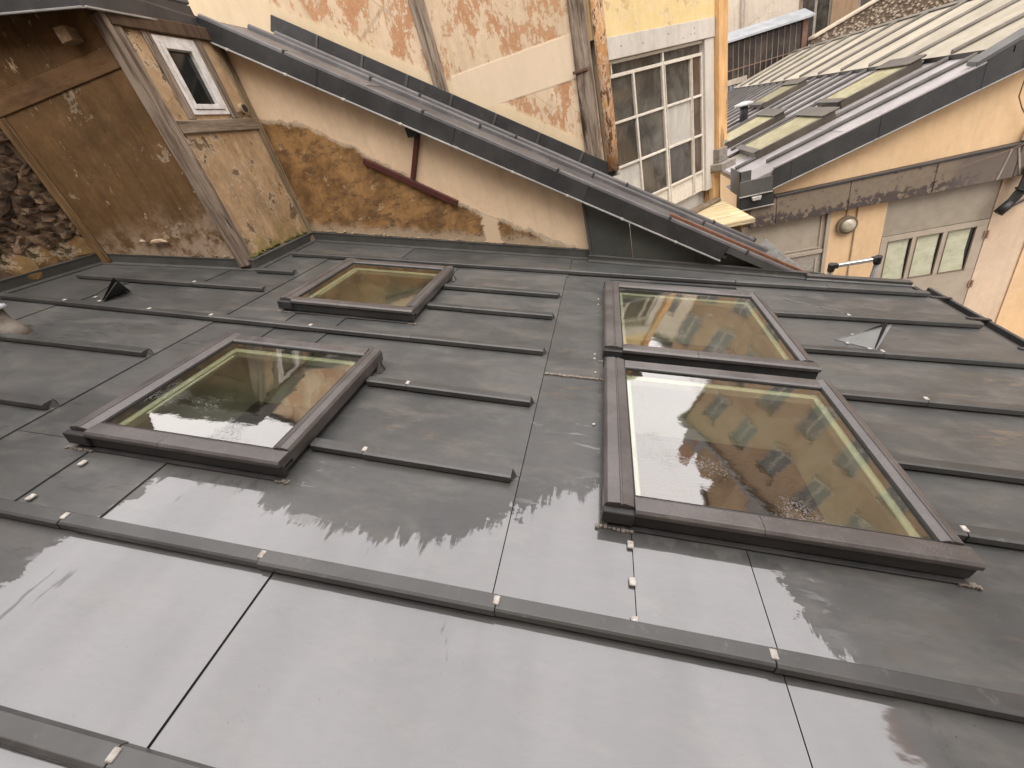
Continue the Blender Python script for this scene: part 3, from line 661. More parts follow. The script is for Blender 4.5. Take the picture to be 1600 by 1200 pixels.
# moss and crumbled mortar gathered along the foot of the walls
def litter(name, mat, path, n, r0, r1, spread):
    mb = MB(); path = [Vector(p) for p in path]
    for _ in range(n):
        k = random.randrange(len(path) - 1); p = path[k].lerp(path[k + 1], random.random())
        p = p + Vector((random.uniform(-spread, spread), random.uniform(-spread, spread), random.uniform(-.3, 1) * spread)); r = random.uniform(r0, r1)
        mb.add([p + Vector((math.cos(a_) * r * random.uniform(.6, 1.2), math.sin(a_) * r * random.uniform(.6, 1.2), 0)) for a_ in (0, 1.25, 2.5, 3.8, 5.0)] + [p + Vector((0, 0, r * .7)), p - Vector((0, 0, r * .5))],
               [(i_, (i_ + 1) % 5, 5) for i_ in range(5)] + [((i_ + 1) % 5, i_, 6) for i_ in range(5)])
    return house.part(name, mb, mat, kind='stuff')
MOSS = m_plain('damp_moss', (.075, .07, .018), (.15, .13, .035), .95, 40, bump=.6)
wf = [RF(-2.83, 3.06, .10), RF(-2.86, 3.5, .10), RF(-2.87, 3.96, .10)]
litter('moss', MOSS, wf, 170, .008, .024, .016)
litter('mortar_crumbs', m_plain('mortar_crumbs', (.40, .31, .21), (.24, .18, .12), .95, 30), [RF(-4.1, 2.93, .10), RF(-3.4, 2.99, .10), RF(-2.95, 3.03, .10)], 110, .006, .020, .014)
litter('mortar_crumbs', m_plain('gable_crumbs', (.44, .34, .23), (.28, .21, .14), .95, 30), [RF(-2.8, 3.985, .10), RF(-1.2, 3.99, .10), RF(-.1, 3.995, .10)], 150, .005, .016, .010)
# zinc cheek below the verge, in sheets
YC = 3.955
cx = [-.275, .085, .62, 1.10, 1.66]
def lowz(x): return RF(0, 0)[2] + .015 - (x + .32) * .2762
for i in range(4):
    x0, x1 = cx[i] + .002, cx[i + 1] - .002
    house.part('cheek_sheet', MB().prism([(x0, YC, lowz(x0)), (x1, YC, lowz(x1)), (x1, YC, max(vz_top(x1) - .06, lowz(x1) + .01)), (x0, YC, vz_top(x0) - .06)], (0, .03, 0)), CHEEK, .0015)
house.part('cheek_edge', MB().bar((-.285, YC + .01, lowz(-.285)), (-.285, YC + .01, vz_top(-.285) - .1), (.02, 0, 0), (0, .06, 0)), FLASH, .003)
for x in (-.18, .18, .52, .80, 1.05, 1.3): house.part('nail', box(x - .008, x + .008, YC - .008, YC, lowz(x) + .0, lowz(x) + .016), EDGE)
# steep roof: sheets, rolls, fascia with its bright drip edge
XA, XE, YV, YR = -3.05, 1.62, 3.857, 4.955
dS = Vector((1, 0, -.682)); dSn = dS.normalized(); nS = Vector((.682, 0, 1)).normalized()
def s2(x, y, h=0): return Vector((x, y, vz_top(x))) + nS * h
ys = [YV + .01, 4.405, 4.725, YR - .02]
for i in range(3):
    xs = [XA, -1.95 + i * .3, -.55 - i * .2, .55 + .2 * i, XE - .16 * i]
    for k in range(4):
        mb = MB().prism([s2(xs[k] + .002, ys[i] + .001, -.03), s2(xs[k] + .002, ys[i + 1] - .001, -.03), s2(xs[k] + .002, ys[i + 1] - .001, 0), s2(xs[k] + .002, ys[i] + .001, 0)], s2(xs[k + 1], 0, .004) - s2(xs[k], 0))
        house.part('zinc_sheet', mb, ROOF2)
def roll(y, xs, h=.04, wv=.05, mat=ROOF2):
    for a, b in zip(xs[:-1], xs[1:]):
        sec = [(-wv / 2, 0), (wv / 2, 0), (wv * .42, h * .75), (wv * .2, h), (-wv * .2, h), (-wv * .42, h * .75)]
        house.part('batten_cap', MB().prism([s2(a + .002, y + q, z) for q, z in sec], s2(b - .002, y) - s2(a, y)), mat, .002)
        house.part('joint_tab', MB().bar(s2(b - .006, y, h * .5), s2(b + .010, y, h * .5), (0, wv * 1.1, 0), nS * (h * 1.25)), FASCIA, .002)
roll(4.42, (XA + .02, -2.05, -1.15, -.2, .75, 1.45)); roll(4.735, (XA + .05, -1.75, -.9, .1, .9, 1.28)); roll(YV + .028, (XA, -2.45, -1.45, -.45, .4, 1.0, 1.60), .028, .05)
xs = [XA - .02, -2.2, -1.2, -.2, .87]
for a, b in zip(xs[:-1], xs[1:]):
    house.part('fascia', MB().prism([s2(a + .001, YV, .005), s2(b - .001, YV, .005), s2(b - .001, YV, -.125), s2(a + .001, YV, -.125)], (0, .014, 0)), FASCIA, .002)
    house.part('drip_edge', MB().bar(s2(a + .001, YV - .006, -.130), s2(b - .001, YV - .006, -.130), (0, .018, 0), nS * .012), EDGE, .002)
for k in range(9): house.part('drip_clip', MB().bar(s2(-2.85 + k * .42, YV - .008, -.130), s2(-2.83 + k * .42, YV - .008, -.130), (0, .022, 0), nS * .018), CLIP, .002)
house.part('verge_trim', MB().prism([s2(.872, YV + .005, .004), s2(XE, YV + .005, .004), s2(XE, YV + .005, -.055), s2(.872, YV + .005, -.055)], (0, .014, 0)), FLASH, .002)
house.part('rusty_strip', MB().bar(s2(.40, YV + .075, .035), s2(XE + .02, YV + .075, .035), (0, .035, 0), nS * .03), m_plain('rusty_copper', (.20, .085, .042), (.11, .05, .03), .6, 12), .004, label='orange rusty strip at the foot of the verge')
house.part('soffit', MB().prism([s2(XA, YV + .02, -.10), s2(.9, YV + .02, -.10), s2(.9, YG + .05, -.10), s2(XA, YG + .05, -.10)], nS * .02), DARKOAK)
house.part('upstand', MB().prism([s2(XA - .1, YR - .03, 0), s2(-.02, YR - .03, 0), s2(-.02, YR - .03, .125), s2(XA - .1, YR - .03, .135)], (0, .02, 0)), FASCIA, .003)
for k in range(7): house.part('joint_tab', MB().bar(s2(-2.75 + k * .40, YR - .032, .06), s2(-2.73 + k * .40, YR - .032, .06), (0, .012, 0), nS * .13), FLASH, .002)
house.part('lead_apron', MB().prism([s2(1.25, 4.46, .0), s2(XE - .06, 4.12, .0), s2(XE - .06, 4.12, .015), s2(1.27, 4.50, .10)], (0.01, .02, 0)), m_plain('grey_lead', (.19, .18, .16), (.10, .095, .085), .6, 20), .002)
house.part('verge_foot', MB().prism([s2(1.50, 3.90, .01), s2(XE + .03, 3.90, .01), s2(XE + .03, 4.10, .01), s2(1.50, 4.05, .01)], nS * .035), m_plain('broken_tile', (.32, .14, .07), (.62, .52, .42), .8, 25), .006)
# the flatter roof above: its verges over the window wall and the brown wall
XL = XA - .01
def slab_edge(a, b, h=.15, name='fascia'):
    a, b = Vector(a), Vector(b); d = (b - a).normalized(); nn = Vector((d.y, -d.x, 0)).normalized()
    house.part(name, MB().prism([a, b, b + Vector((0, 0, h)), a + Vector((0, 0, h))], -nn * .014), FASCIA, .002)
    house.part('drip_edge', MB().bar(a + nn * .006, b + nn * .006, nn * .018, (0, 0, .012)), EDGE, .002)
    return nn
slab_edge((-3.0, 2.872, 1.322), (-3.055, 3.85, 1.352), .145); slab_edge((-4.6, 2.72, 1.665), (-3.002, 2.868, 1.322), .17)
house.part('upper_roof', MB().prism([(-3.0, 2.875, 1.462), (-3.055, 3.86, 1.418), (-3.055, 4.95, 1.418), (-4.8, 4.95, 1.88), (-4.8, 2.74, 1.86), (-4.6, 2.735, 1.83)], (0, 0, .012)), ROOF2)
house.part('upper_roof_roll', MB().bar((-3.03, 2.89, 1.487), (-3.07, 3.86, 1.525), (.035, 0, 0), (0, 0, .03)), ROOF2, .005)
house.part('soffit', MB().prism([(-3.02, 2.89, 1.35), (-3.06, 3.99, 1.365), (-4.5, 2.95, 1.68), (-4.5, 2.75, 1.66)], (0, 0, .02)), DARKOAK)

# ================================================================== REAR HOUSE: pale plaster with orange patches
YB = 4.97
rear = Thing('rear_house', 'tall cream plastered timber framed wall with orange bare patches behind the steep roof', 'house', (-2.0, YB, -4.35))
def m_rear():
    g = plaster('cream_flaking_render', [(.64, .50, .35), (.58, .44, .29), (.70, .57, .42)], streak=.15, grime=(.36, .27, .17), stain=.4, bump=.25)
    c = g.co(); x, y, z = g.sep(c)[:3]; top = g.b.inputs['Base Color'].links[0].from_socket
    zz = g.ma('ADD', z, -4.35)
    p = g.noise(g.mp(c, (1.5, 1, .8), (2, 0, 5)), 2.6, 10, .74, .35); f2 = g.noise(g.mp(c, (1.3, 1, .6)), 17, 9, .80)
    mk = g.sm(g.ma('ADD', p, g.ma('MULTIPLY', g.ma('SUBTRACT', f2, .5), .75)), .505, .54)
    # the level band of later plaster has not flaked, nor the strip along the roof
    band = g.ma('MULTIPLY', g.sm(zz, .66, .64), g.sm(zz, .29, .31)); band = g.ma('MULTIPLY', band, g.sm(x, .54, .56))
    roofl = g.ma('SUBTRACT', zz, g.ma('MULTIPLY_ADD', g.ma('ADD', x, -2.0), -.682, -.653)); strip = g.sm(g.ma('ADD', roofl, g.ma('MULTIPLY', f2, .12)), .36, .30)
    keep = g.ma('MAXIMUM', band, strip); mk = g.ma('MULTIPLY', mk, g.ma('SUBTRACT', 1, keep))
    org = g.mix(g.sm(f2, .4, .62), (.40, .195, .095), (.50, .29, .16))
    base = g.mix(mk, top, org); base = g.mix(g.ma('MULTIPLY', band, .55), base, (.70, .585, .44))
    base = g.mix(g.ma('MULTIPLY', strip, .5), base, (.66, .55, .36))
    g.set(Base_Color=base, Normal=g.bump(g.ma('ADD', g.ma('MULTIPLY', mk, -.7), g.ma('ADD', g.ma('MULTIPLY', f2, .3), g.ma('MULTIPLY', g.ma('MAXIMUM', band, strip), .4))), .4, .02)); return g.m
rear.part('plaster_wall', MB().prism([(-5.2, YB, -4.35), (-.075, YB, -4.35), (-.075, YB, 1.30), (-.9, YB, 2.0), (-2.4, YB, 3.7), (-5.2, YB, 3.7)], (0, .3, 0)), m_rear())
rear.part('oak_post', MB().prism([(-1.645, YB, .50), (-1.51, YB, .48), (-1.495, YB, 2.6), (-1.68, YB, 2.6)], (0, -.022, 0)), OAK, .008)
rear.part('oak_post', MB().prism([(-.262, YB, -.62), (-.098, YB, -.62), (-.055, YB, 1.35), (-.212, YB, 1.35)], (0, -.03, 0)), OAK, .008, label='split grey oak corner post')
rear.part('iron_strap', MB().box(-.262, -.12, YB - .045, YB - .031, .335, .362), m_plain('rusty_iron', (.12, .06, .03), (.07, .035, .02), .8, 20), .004)
rear.part('roof_slope', MB().prism([(-.05, YB - .05, 1.30), (-.9, YB - .05, 2.02), (-2.4, YB - .05, 3.72), (-5.2, YB - .05, 3.72), (-5.2, YB - .05, 3.80), (-2.36, YB - .05, 3.80), (-.86, YB - .05, 2.10), (-.05, YB - .05, 1.40)], (0, 1.6, 0)), FASCIA)

# ================================================================== YELLOW HOUSE with the big steel window (own frame: t along the wall, y inward)
QX, QY = -.056, 4.97
yel = Thing('yellow_house', 'yellow rendered house front with a tall white steel workshop window', 'house', (QX, QY, -4.35), (0, 0, R(49)), local=True)
def yb(t0, t1, y0, y1, z0, z1): return MB().box(t0, t1, y0, y1, z0 + 4.35, z1 + 4.35)
YELLOW = plaster('yellow_render', [(.74, .58, .30), (.70, .53, .26), (.77, .63, .37)], (.66, .49, .24), (.55, .60), 5, crack=0, streak=.08, grime=(.45, .30, .12), stain=.3, bump=.3).m
STUCCO = plaster('pale_grey_lintel', [(.58, .54, .48), (.52, .48, .42), (.64, .60, .54)], crack=0, streak=.15, grime=(.40, .34, .27), bump=.15).m
ORANGE = m_wood('orange_painted_board', (.74, .50, .26), (.66, .36, .14), 2, .7, .7, 10)
STEELP = m_plain('chipped_white_steel', (.70, .655, .57), (.60, .54, .45), .5, 22, bump=.25)
yel.part('wall', yb(.0, 2.34, 0, .3, .548, 1.42), YELLOW)
yel.part('wall', yb(.0, 2.34, .12, .3, -4.35, -1.25), STUCCO)
yel.part('lintel', yb(.07, 2.03, -.012, .12, .368, .546), STUCCO, .004)
for x, z in ((.38, .455), (.72, .44), (1.15, .47), (1.62, .475), (1.62, .43), (1.55, .43), (1.40, .41)): yel.part('bolt_hole', yb(x, x + .010, -.0135, -.011, z, z + .012), BLACK)
yel.part('jamb', yb(1.842, 2.03, .0, .12, -1.25, .366), STUCCO, .004)
yel.part('roof_edge', yb(-.05, 2.45, -.12, .5, 1.42, 1.50), FASCIA)
win = yel.part('window', yb(.07, .115, .03, .08, -1.24, .366).box(.115, 1.84, .03, .08, 4.35 + .340, 4.35 + .366).box(.115, 1.84, .03, .08, 4.35 + .225, 4.35 + .256).box(1.815, 1.84, .03, .08, 4.35 - 1.24, 4.35 + .225), STEELP, .003, label='tall white steel workshop window')
hz = (-.16, -.58, -1.0)
vts = ((.590, .026, -1.235), (1.082, .034, -1.235), (1.607, .028, -1.235))
for vt, wv, zb in vts: yel.part('mullion', yb(vt - wv / 2, vt + wv / 2, .026, .078, zb, .224), STEELP, .003, sub=win)
yel.part('mullion', yb(1.085, 1.115, .028, .078, .257, .339), STEELP, .003, sub=win); yel.part('mullion', yb(.255, .272, .028, .078, .257, .339), STEELP, .003, sub=win)
cols_ = [(.115, .577), (.603, 1.065), (1.099, 1.593), (1.621, 1.815)]
for i, (a, b) in enumerate(cols_):
    for z in hz: yel.part('glazing_bar', yb(a + .001, b - .001, .030, .076, z - .012, z + .012), STEELP, .003, sub=win)
    rows = [(.224, hz[0] + .013), (hz[0] - .013, hz[1] + .013), (hz[1] - .013, hz[2] + .013), (hz[2] - .013, -1.235)]
    for k, (zt, zb) in enumerate(rows):
        fr = (k == 3) or (i == 2 and k == 1) or (i == 0 and k == 2)
        m_ = FROST if fr and not k == 3 else (STEELP if k == 3 else (DARKGLASS if i < 3 else m_pane('brown_glass', (.07, .045, .028), (.11, .075, .05))))
        yel.part('pane' if k < 3 else 'kick_panel', yb(a, b, .052, .060, zb, zt), m_, sub=win)
for a, b in ((.115, .254), (.273, 1.084), (1.116, 1.815)): yel.part('pane', yb(a, b, .052, .060, .257, .339), DARKGLASS, sub=win)
yel.part('opening_frame', yb(1.600, 1.612, .014, .026, -1.2, .235).box(1.10, 1.60, .014, .026, 4.35 + .222, 4.35 + .236).box(1.098, 1.108, .014, .026, 4.35 - 1.2, 4.35 + .222), STEELP, .002, sub=win)
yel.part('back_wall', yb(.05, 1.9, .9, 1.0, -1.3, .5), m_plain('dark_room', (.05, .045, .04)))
yel.part('pilaster', yb(2.045, 2.165, -.055, .12, -.925, 1.42), ORANGE, .004); yel.part('pilaster', yb(2.166, 2.265, -.035, .14, -.735, 1.42), ORANGE, .004)
yel.part('pilaster', yb(1.960, 2.12, -.03, .13, -1.42, -1.055), ORANGE, .004)
GREYST = m_plain('grey_weathered_block', (.27, .245, .21), (.17, .15, .13), .9, 12, bump=.3)
yel.part('pilaster_block', yb(2.0, 2.19, -.085, .14, -.96, -.90 + .10), GREYST, .006); yel.part('pilaster_ledge', yb(1.93, 2.26, -.16, .14, -1.045, -.962), GREYST, .006)
yel.part('rusty_downpipe', MB().tube([(.015, -.065, 4.35 - .57), (.035, -.065, 4.35 - .3), (.052, -.065, 4.35 + 1.45)], .056, 14), plaster('flaking_orange_rust', [(.42, .22, .085), (.27, .125, .05), (.54, .36, .18)], (.12, .055, .025), (.50, .58), 17, pstretch=(1, 1, .35), bump=.5, mott=.4).m, smooth=True, label='flaking orange rusty downpipe')
yel.part('pipe_foot', MB().prism([(.03, -.09, 4.35 - .62), (.10, -.09, 4.35 - .62), (.09, -.09, 4.35 - .54), (.04, -.09, 4.35 - .55)], (0, .1, 0)), CLIP, .01)

# stone ledge on its pier in the corner
led = Thing('stone_ledge', 'yellow stained stone ledge below the orange pilaster', 'ledge', (1.2, 5.6, -4.35))
led.part('slab', MB().prism([(1.345, 6.55, -1.47), (1.435, 5.22, -1.47), (.2, 5.17, -1.47), (.2, 5.33, -1.47)], (0, 0, .05)), m_wood('yellow_stained_stone', (.52, .40, .20), (.66, .56, .38), 0, .35, .85, 7), .006)
led.part('pier', MB().prism([(1.30, 6.4, -4.35), (1.33, 5.34, -4.35), (.3, 5.28, -4.35), (.3, 5.4, -4.35)], (0, 0, 2.87)), plaster('ledge_pier_stone', [(.25, .17, .08), (.18, .12, .05), (.35, .25, .12)], (.08, .05, .03)).m)
led.part('rubble', MB().prism([(.72, 5.92, -1.42), (1.29, 6.46, -1.42), (1.33, 6.36, -1.42), (.80, 5.80, -1.42)], (0, 0, .045)), m_plain('crumbled_mortar', (.24, .18, .12), (.12, .09, .06), .95, 20, bump=.8), .012)

# ================================================================== WORKSHOP on the right
YF, YW = 6.26, 6.13
ws = Thing('workshop', 'cream rendered workshop with grey doors and a zinc roof beyond the passage', 'building', (3.4, YF, -4.35))
def rz(x): return -1.145 + .2847 * (x - 1.869)
CREAM = plaster('cream_workshop_render', [(.70, .50, .30), (.66, .46, .265), (.74, .55, .35)], crack=0, streak=.08, grime=(.50, .36, .21), stain=.3, bump=.12).m
PALE = plaster('pale_passage_render', [(.62, .49, .36), (.56, .43, .31), (.68, .55, .42)], crack=0, streak=.1, grime=(.48, .38, .27), stain=.25, bump=.2).m
GREYD = m_plain('beige_grey_door_paint', (.40, .345, .275), (.35, .295, .23), .55, 5, bump=.05)
GREYP = m_plain('beige_grey_boarding', (.36, .315, .25), (.30, .26, .20), .6, 5, bump=.05)
ws.part('gable_wall', MB().prism([(1.62, YF, -1.47), (7.2, YF, -1.47), (7.2, YF, .28), (1.62, YF, rz(1.62) - .06)], (0, .3, 0)), CREAM)
ws.part('pier', box(2.592, 3.192, YF, YF + .3, -4.35, -1.472), CREAM)
ws.part('right_wall', box(4.285, 4.86, YF - .004, YF + .3, -4.35, -1.472), PALE); ws.part('right_wall', box(4.862, 7.2, YF + .03, YF + .3, -4.35, -1.472), CREAM)
ws.part('wall_strip', box(4.70, 4.86, YF - .02, YF - .005, -4.35, -1.9), CREAM, .003)
ws.part('back_wall', box(1.6, 7.2, 17.2, 17.4, -4.35, -.6), CREAM); ws.part('side_wall', box(1.64, 1.8, 6.57, 17.1, -4.35, -1.35), CREAM); ws.part('far_wall', box(7.0, 7.2, 6.57, 17.1, -4.35, -.3), CREAM)
# the stained fascia boards
def m_board():
    g = G('brown_blistered_board'); c = g.co(); x, y, z = g.sep(c)[:3]
    n = g.noise(g.mp(c, (1.2, 1, 1)), 17, 8, .68, .3); big = g.noise(c, 1.6, 4, .6)
    hh = g.ma('ADD', z, g.ma('MULTIPLY', g.ma('SUBTRACT', big, .5), .25)); reg = g.sm(hh, 2.72, 2.62)
    reg2 = g.ma('MULTIPLY', reg, g.sm(x, .9, .4))
    base = g.mix(g.sm(n, .3, .7), (.20, .158, .115), (.165, .128, .092))
    dk = g.sm(g.ma('ADD', n, g.ma('MULTIPLY', reg2, .16)), .605, .63)
    dk = g.ma('MULTIPLY', dk, g.ma('MAXIMUM', g.sm(big, .42, .55, .2, 1), reg2)); base = g.mix(dk, base, (.062, .047, .041))
    right = g.sm(x, .25, .45); base = g.mix(g.ma('MULTIPLY', right, .7), base, (.105, .086, .076))
    g.set(Base_Color=base, Roughness=.7, Normal=g.bump(dk, .2, .004)); return g.m
BOARD = m_board()
bx = [1.63, 1.93, 2.72, 3.56, 4.30, 5.2, 6.2, 7.2]
for a, b in zip(bx[:-1], bx[1:]):
    ws.part('fascia_board', box(a + .003, b - .003, YF - .095, YF - .002, -1.805, -1.478), BOARD, .003)
ws.part('fascia_flashing', box(1.90, 7.2, YF - .11, YF - .001, -1.476, -1.452), FASCIA, .003)
for x_ in (4.16, 4.36): ws.part('fascia_fold', MB().bar((x_, YF - .098, -1.80), (x_ + (.05 if x_ < 4.3 else -.09), YF - .098, -1.50), (.02, 0, 0), (0, .012, 0)), m_plain('worn_fold', (.34, .29, .23)), .003)
# left door with its transom panel
ws.part('door_frame', MB().box(2.545, 2.59, YF - .02, YF + .1, -4.35, -1.81).box(1.5, 2.543, YF - .01, YF + .1, -2.335, -2.285), GREYD, .003)
ws.part('transom_panel', box(1.5, 2.542, YF + .012, YF + .04, -2.283, -1.81), GREYP); ws.part('transom_panel', MB().box(1.62, 2.50, YF - .002, YF + .011, -2.262, -2.246).box(2.486, 2.50, YF - .002, YF + .011, -2.244, -1.85), GREYD)
dl = ws.part('door', box(1.5, 2.542, YF + .012, YF + .06, -4.33, -2.338), m_plain('speckled_door_paint', (.38, .35, .30), (.28, .255, .215), .6, 30), .003, label='grey left workshop door, mostly hidden')
ws.part('door_pane', box(1.80, 2.12, YF + .004, YF + .011, -2.95, -2.42), BLACKGLASS, sub=dl); ws.part('door_stile', MB().box(2.13, 2.16, YF + .0, YF + .011, -4.3, -2.40).box(2.47, 2.49, YF + .0, YF + .011, -4.3, -2.40), GREYD, .002, sub=dl)
# right door: boarding above, leaf with three papered panes
ws.part('boarding', box(3.196, 4.28, YF + .008, YF + .06, -2.270, -1.81), GREYP)
dr = ws.part('door', MB().box(3.198, 4.278, YF + .0, YF + .05, -4.33, -2.90).box(3.198, 4.278, YF, YF + .05, -2.345, -2.278).box(3.198, 3.272, YF, YF + .05, -2.898, -2.347).box(3.533, 3.578, YF, YF + .05, -2.898, -2.347)
             .box(3.846, 3.893, YF, YF + .05, -2.898, -2.347).box(4.176, 4.278, YF, YF + .05, -2.898, -2.347), GREYD, 0, label='beige door with three papered panes')
PAPER = G('papered_over_pane'); _c = PAPER.co(); _n = PAPER.noise(_c, 9, 8, .7, .8); _n2 = PAPER.noise(PAPER.mp(_c, (2, 1, 4)), 3, 4, .6)
PAPER = PAPER.set(Base_Color=PAPER.mix(PAPER.sm(_n, .5, .66, 0, .6), PAPER.mix(PAPER.sm(_n2, .4, .6), (.46, .47, .33), (.53, .53, .40)), (.32, .33, .23)), Roughness=.3, Normal=PAPER.bump(_n2, .2, .02))
for a, b in ((3.272, 3.533), (3.578, 3.846), (3.893, 4.176)):
    ws.part('pane', box(a, b, YF + .026, YF + .034, -2.90, -2.345), BLACKGLASS, sub=dr)
    sh = .045 if a > 3.8 else .028
    ws.part('paper', MB().add([(a + .004, YF + .024, -2.897), (b - .012, YF + .024, -2.897), (b - sh, YF + .024, -2.64), (b - sh, YF + .024, -2.35), (a + .004, YF + .024, -2.35)], [(0, 1, 2, 3, 4)]), PAPER, sub=dr)
    ws.part('pane_bead', MB().box(a, a + .008, YF - .006, YF + .02, -2.90, -2.345).box(a + .008, b, YF - .006, YF + .02, -2.353, -2.345).box(a + .008, b, YF - .006, YF + .02, -2.90, -2.892), m_plain('brown_bead', (.16, .12, .09)), sub=dr)
for z in (-2.46, -3.10, -3.9): ws.part('hinge', MB().tube([(4.292, YF - .022, z - .05), (4.292, YF - .022, z + .05)], .011, 8).box(4.262, 4.29, YF - .012, YF - .005, z - .045, z + .045), m_plain('painted_hinge', (.36, .25, .18)), sub=dr)
ws.part('conduit', MB().tube([(2.875, YF - .012, -1.81), (2.875, YF - .012, -2.1), (2.88, YF - .012, -4.3)], .008, 6).tube([(2.76, YF - .012, -1.81), (2.765, YF - .012, -1.95)], .006, 6), m_plain('cream_conduit', (.46, .35, .23)))
# zinc roof in bays
BAY = .47; nb_ = 24
DARKB = m_zinc('dark_batten_zinc', (.05, .045, .04), (.09, .08, .07), .5)
def bays(x0, x1, hh, bay, n, mats, starts):
    for i in range(n):
        y0, y1 = YW + .02 + i * bay, YW + .02 + (i + 1) * bay
        ws.part('zinc_sheet', MB().prism([(x0 + .001, y0 + .001, rz(x0) + hh), (x0 + .001, y1 - .001, rz(x0) + hh), (x0 + .001, y1 - .001, rz(x0) + hh - .04), (x0 + .001, y0 + .001, rz(x0) + hh - .04)], (x1 - x0 - .002, 0, .2847 * (x1 - x0))), mats[i % len(mats)])
        if i:
            for xa, xb in starts:
                xa += .26 * (i % 2) if xa < 2 else 0
                s_ = [(-.020, 0), (.020, 0), (.026, .022), (.018, .046), (-.018, .046), (-.026, .022)]
                ws.part('batten_cap', MB().prism([(xa, y0 + q, rz(xa) + hh + z) for q, z in s_], (xb - xa, 0, .2847 * (xb - xa))), RIGHTB if x0 > 3.5 else DARKB)
bays(1.60, 2.62, 0, BAY, nb_, (RIGHTZ, RIGHTZ, RIGHTZ, MOSSZ), ((1.66, 2.60),))
bays(2.62, 3.99, .004, BAY, nb_, (RIGHTZ,), ((2.60, 3.93),))
bays(3.95, 5.62, .055, BAY * 2, nb_ // 2, (MOSSZ,), ((3.96, 5.60),))
yE = YW + .02 + nb_ * BAY
ws.part('step_edge', MB().prism([(3.94, YW, rz(3.94) + .056), (3.94, yE, rz(3.94) + .056), (3.94, yE, rz(3.94) + .002), (3.94, YW, rz(3.94) + .002)], (.012, 0, 0)), m_plain('dark_step', (.03, .025, .02)))
ws.part('ridge_cap', MB().prism([(5.56, YW, rz(5.56) + .085), (5.66, YW, rz(5.66) + .09), (5.80, YW, rz(5.56) + .02), (5.62, YW, rz(5.62) + .04)], (0, yE - YW, 0)), RIGHTB, .004)
ws.part('far_slope', MB().prism([(5.66, YW, rz(5.66) + .03), (7.3, YW, -.30), (7.3, YW, -.34), (5.66, YW, rz(5.66) - .01)], (0, yE - YW, 0)), RIGHTZ)
# verge fascia, in lengths
for a, b in ((1.86, 2.05), (2.05, 2.9), (2.9, 3.75), (3.75, 4.6), (4.6, 5.6)):
    hi = .0 if b < 3.9 else .055
    ws.part('fascia', MB().prism([(a + .001, YW, rz(a) + .012 + hi), (b - .001, YW, rz(b) + .012 + hi), (b - .001, YW, rz(b) - .205), (a + .001, YW, rz(a) - .205)], (0, .018, 0)), FASCIA, .002)
    ws.part('drip_edge', MB().bar((a + .001, YW - .006, rz(a) - .21), (b - .001, YW - .006, rz(b) - .21), (0, .02, 0), (0, 0, .012)), EDGE, .002)
    ws.part('verge_roll', MB().bar((a + .001, YW + .02, rz(a) + .026 + hi), (b - .001, YW + .02, rz(b) + .026 + hi), (0, .045, 0), (0, 0, .022)), RIGHTZ, .004)
ws.part('verge_block', MB().prism([(3.66, YW - .004, rz(3.66) + .03), (4.10, YW - .004, rz(4.10) + .085), (4.10, YW + .22, rz(4.10) + .085), (3.70, YW + .22, rz(3.70) + .03)], (0, 0, .05)), FLASH, .006)
ws.part('soffit', MB().prism([(1.9, YW + .02, rz(1.9) - .14), (6.0, YW + .02, rz(6.0) - .14), (6.0, YF + .1, rz(6.0) - .14), (1.9, YF + .1, rz(1.9) - .14)], (0, 0, .02)), DARKOAK)
for x_ in (2.78, 3.86): ws.part('rafter_end', box(x_, x_ + .06, YW + .03, YF - .001, rz(x_) - .215, rz(x_) - .145), DARKOAK, .003)
# box gutter at its left end
ws.part('gutter_box', MB().box(1.49, 1.858, YW - .012, YW + .005, -1.37, -1.195).box(1.49, 1.505, YW + .006, 6.6, -1.37, -1.08).box(1.49, 1.62, YW + .006, YW + .02, -1.37, -1.08).box(1.506, 1.86, YW + .006, 6.9, -1.37, -1.35), FLASH, .003)
ws.part('gutter_lower_box', box(1.50, 1.885, YW + .0, YF + .05, -1.535, -1.382), FASCIA, .004); ws.part('drip_edge', MB().bar((1.485, YW - .018, -1.376), (1.86, YW - .018, -1.376), (0, .02, 0), (0, 0, .012)), EDGE, .002)
ws.part('drip_edge', MB().bar((1.495, YW - .006, -1.54), (1.89, YW - .006, -1.54), (0, .02, 0), (0, 0, .012)), EDGE, .002)
ws.part('outlet', MB().prism([(1.63, YW - .06, -1.44), (1.72, YW - .06, -1.44), (1.73, YW - .06, -1.395), (1.62, YW - .06, -1.395)], (0, .058, 0)), m_zinc('pale_outlet', (.34, .33, .31), (.45, .44, .41)), .004)

# roof windows of the workshop
AL = math.atan(.2847)
MOSSG = m_pane('mossy_dusty_pane', (.20, .18, .09), (.29, .265, .17), .4, .25, 9)
def ws_window(x0, x1, y0, y1, label, h=.10):
    ln = (x1 - x0) / math.cos(AL)
    t = Thing('mossy_roof_window', label, 'roof window', (x0, y0, rz(x0)), (0, -AL, 0), 'mossy roof windows of the workshop', local=True)
    d = y1 - y0; m_ = m_zinc('brown_window_frame', (.045, .036, .026), (.075, .06, .042), .5, moss=.05)
    t.part('frame', MB().box(0, ln, 0, .05, -.03, h).box(0, ln, d - .05, d, -.03, h).box(0, .05, .05, d - .05, -.03, h * .92).box(ln - .05, ln, .05, d - .05, -.03, h), m_, .004)
    t.part('pane', box(.05, ln - .05, .05, d - .05, h - .035, h - .012), MOSSG)
    t.part('hood', box(ln - .14, ln + .05, -.02, d + .02, h + .001, h + .028), m_, .01); t.part('sill_cover', box(-.03, .06, -.01, d + .01, h * .93, h + .012), m_, .005)
ws_window(1.93, 2.84, 7.06, 7.98, 'mossy workshop roof window nearest the eave gutter and verge')
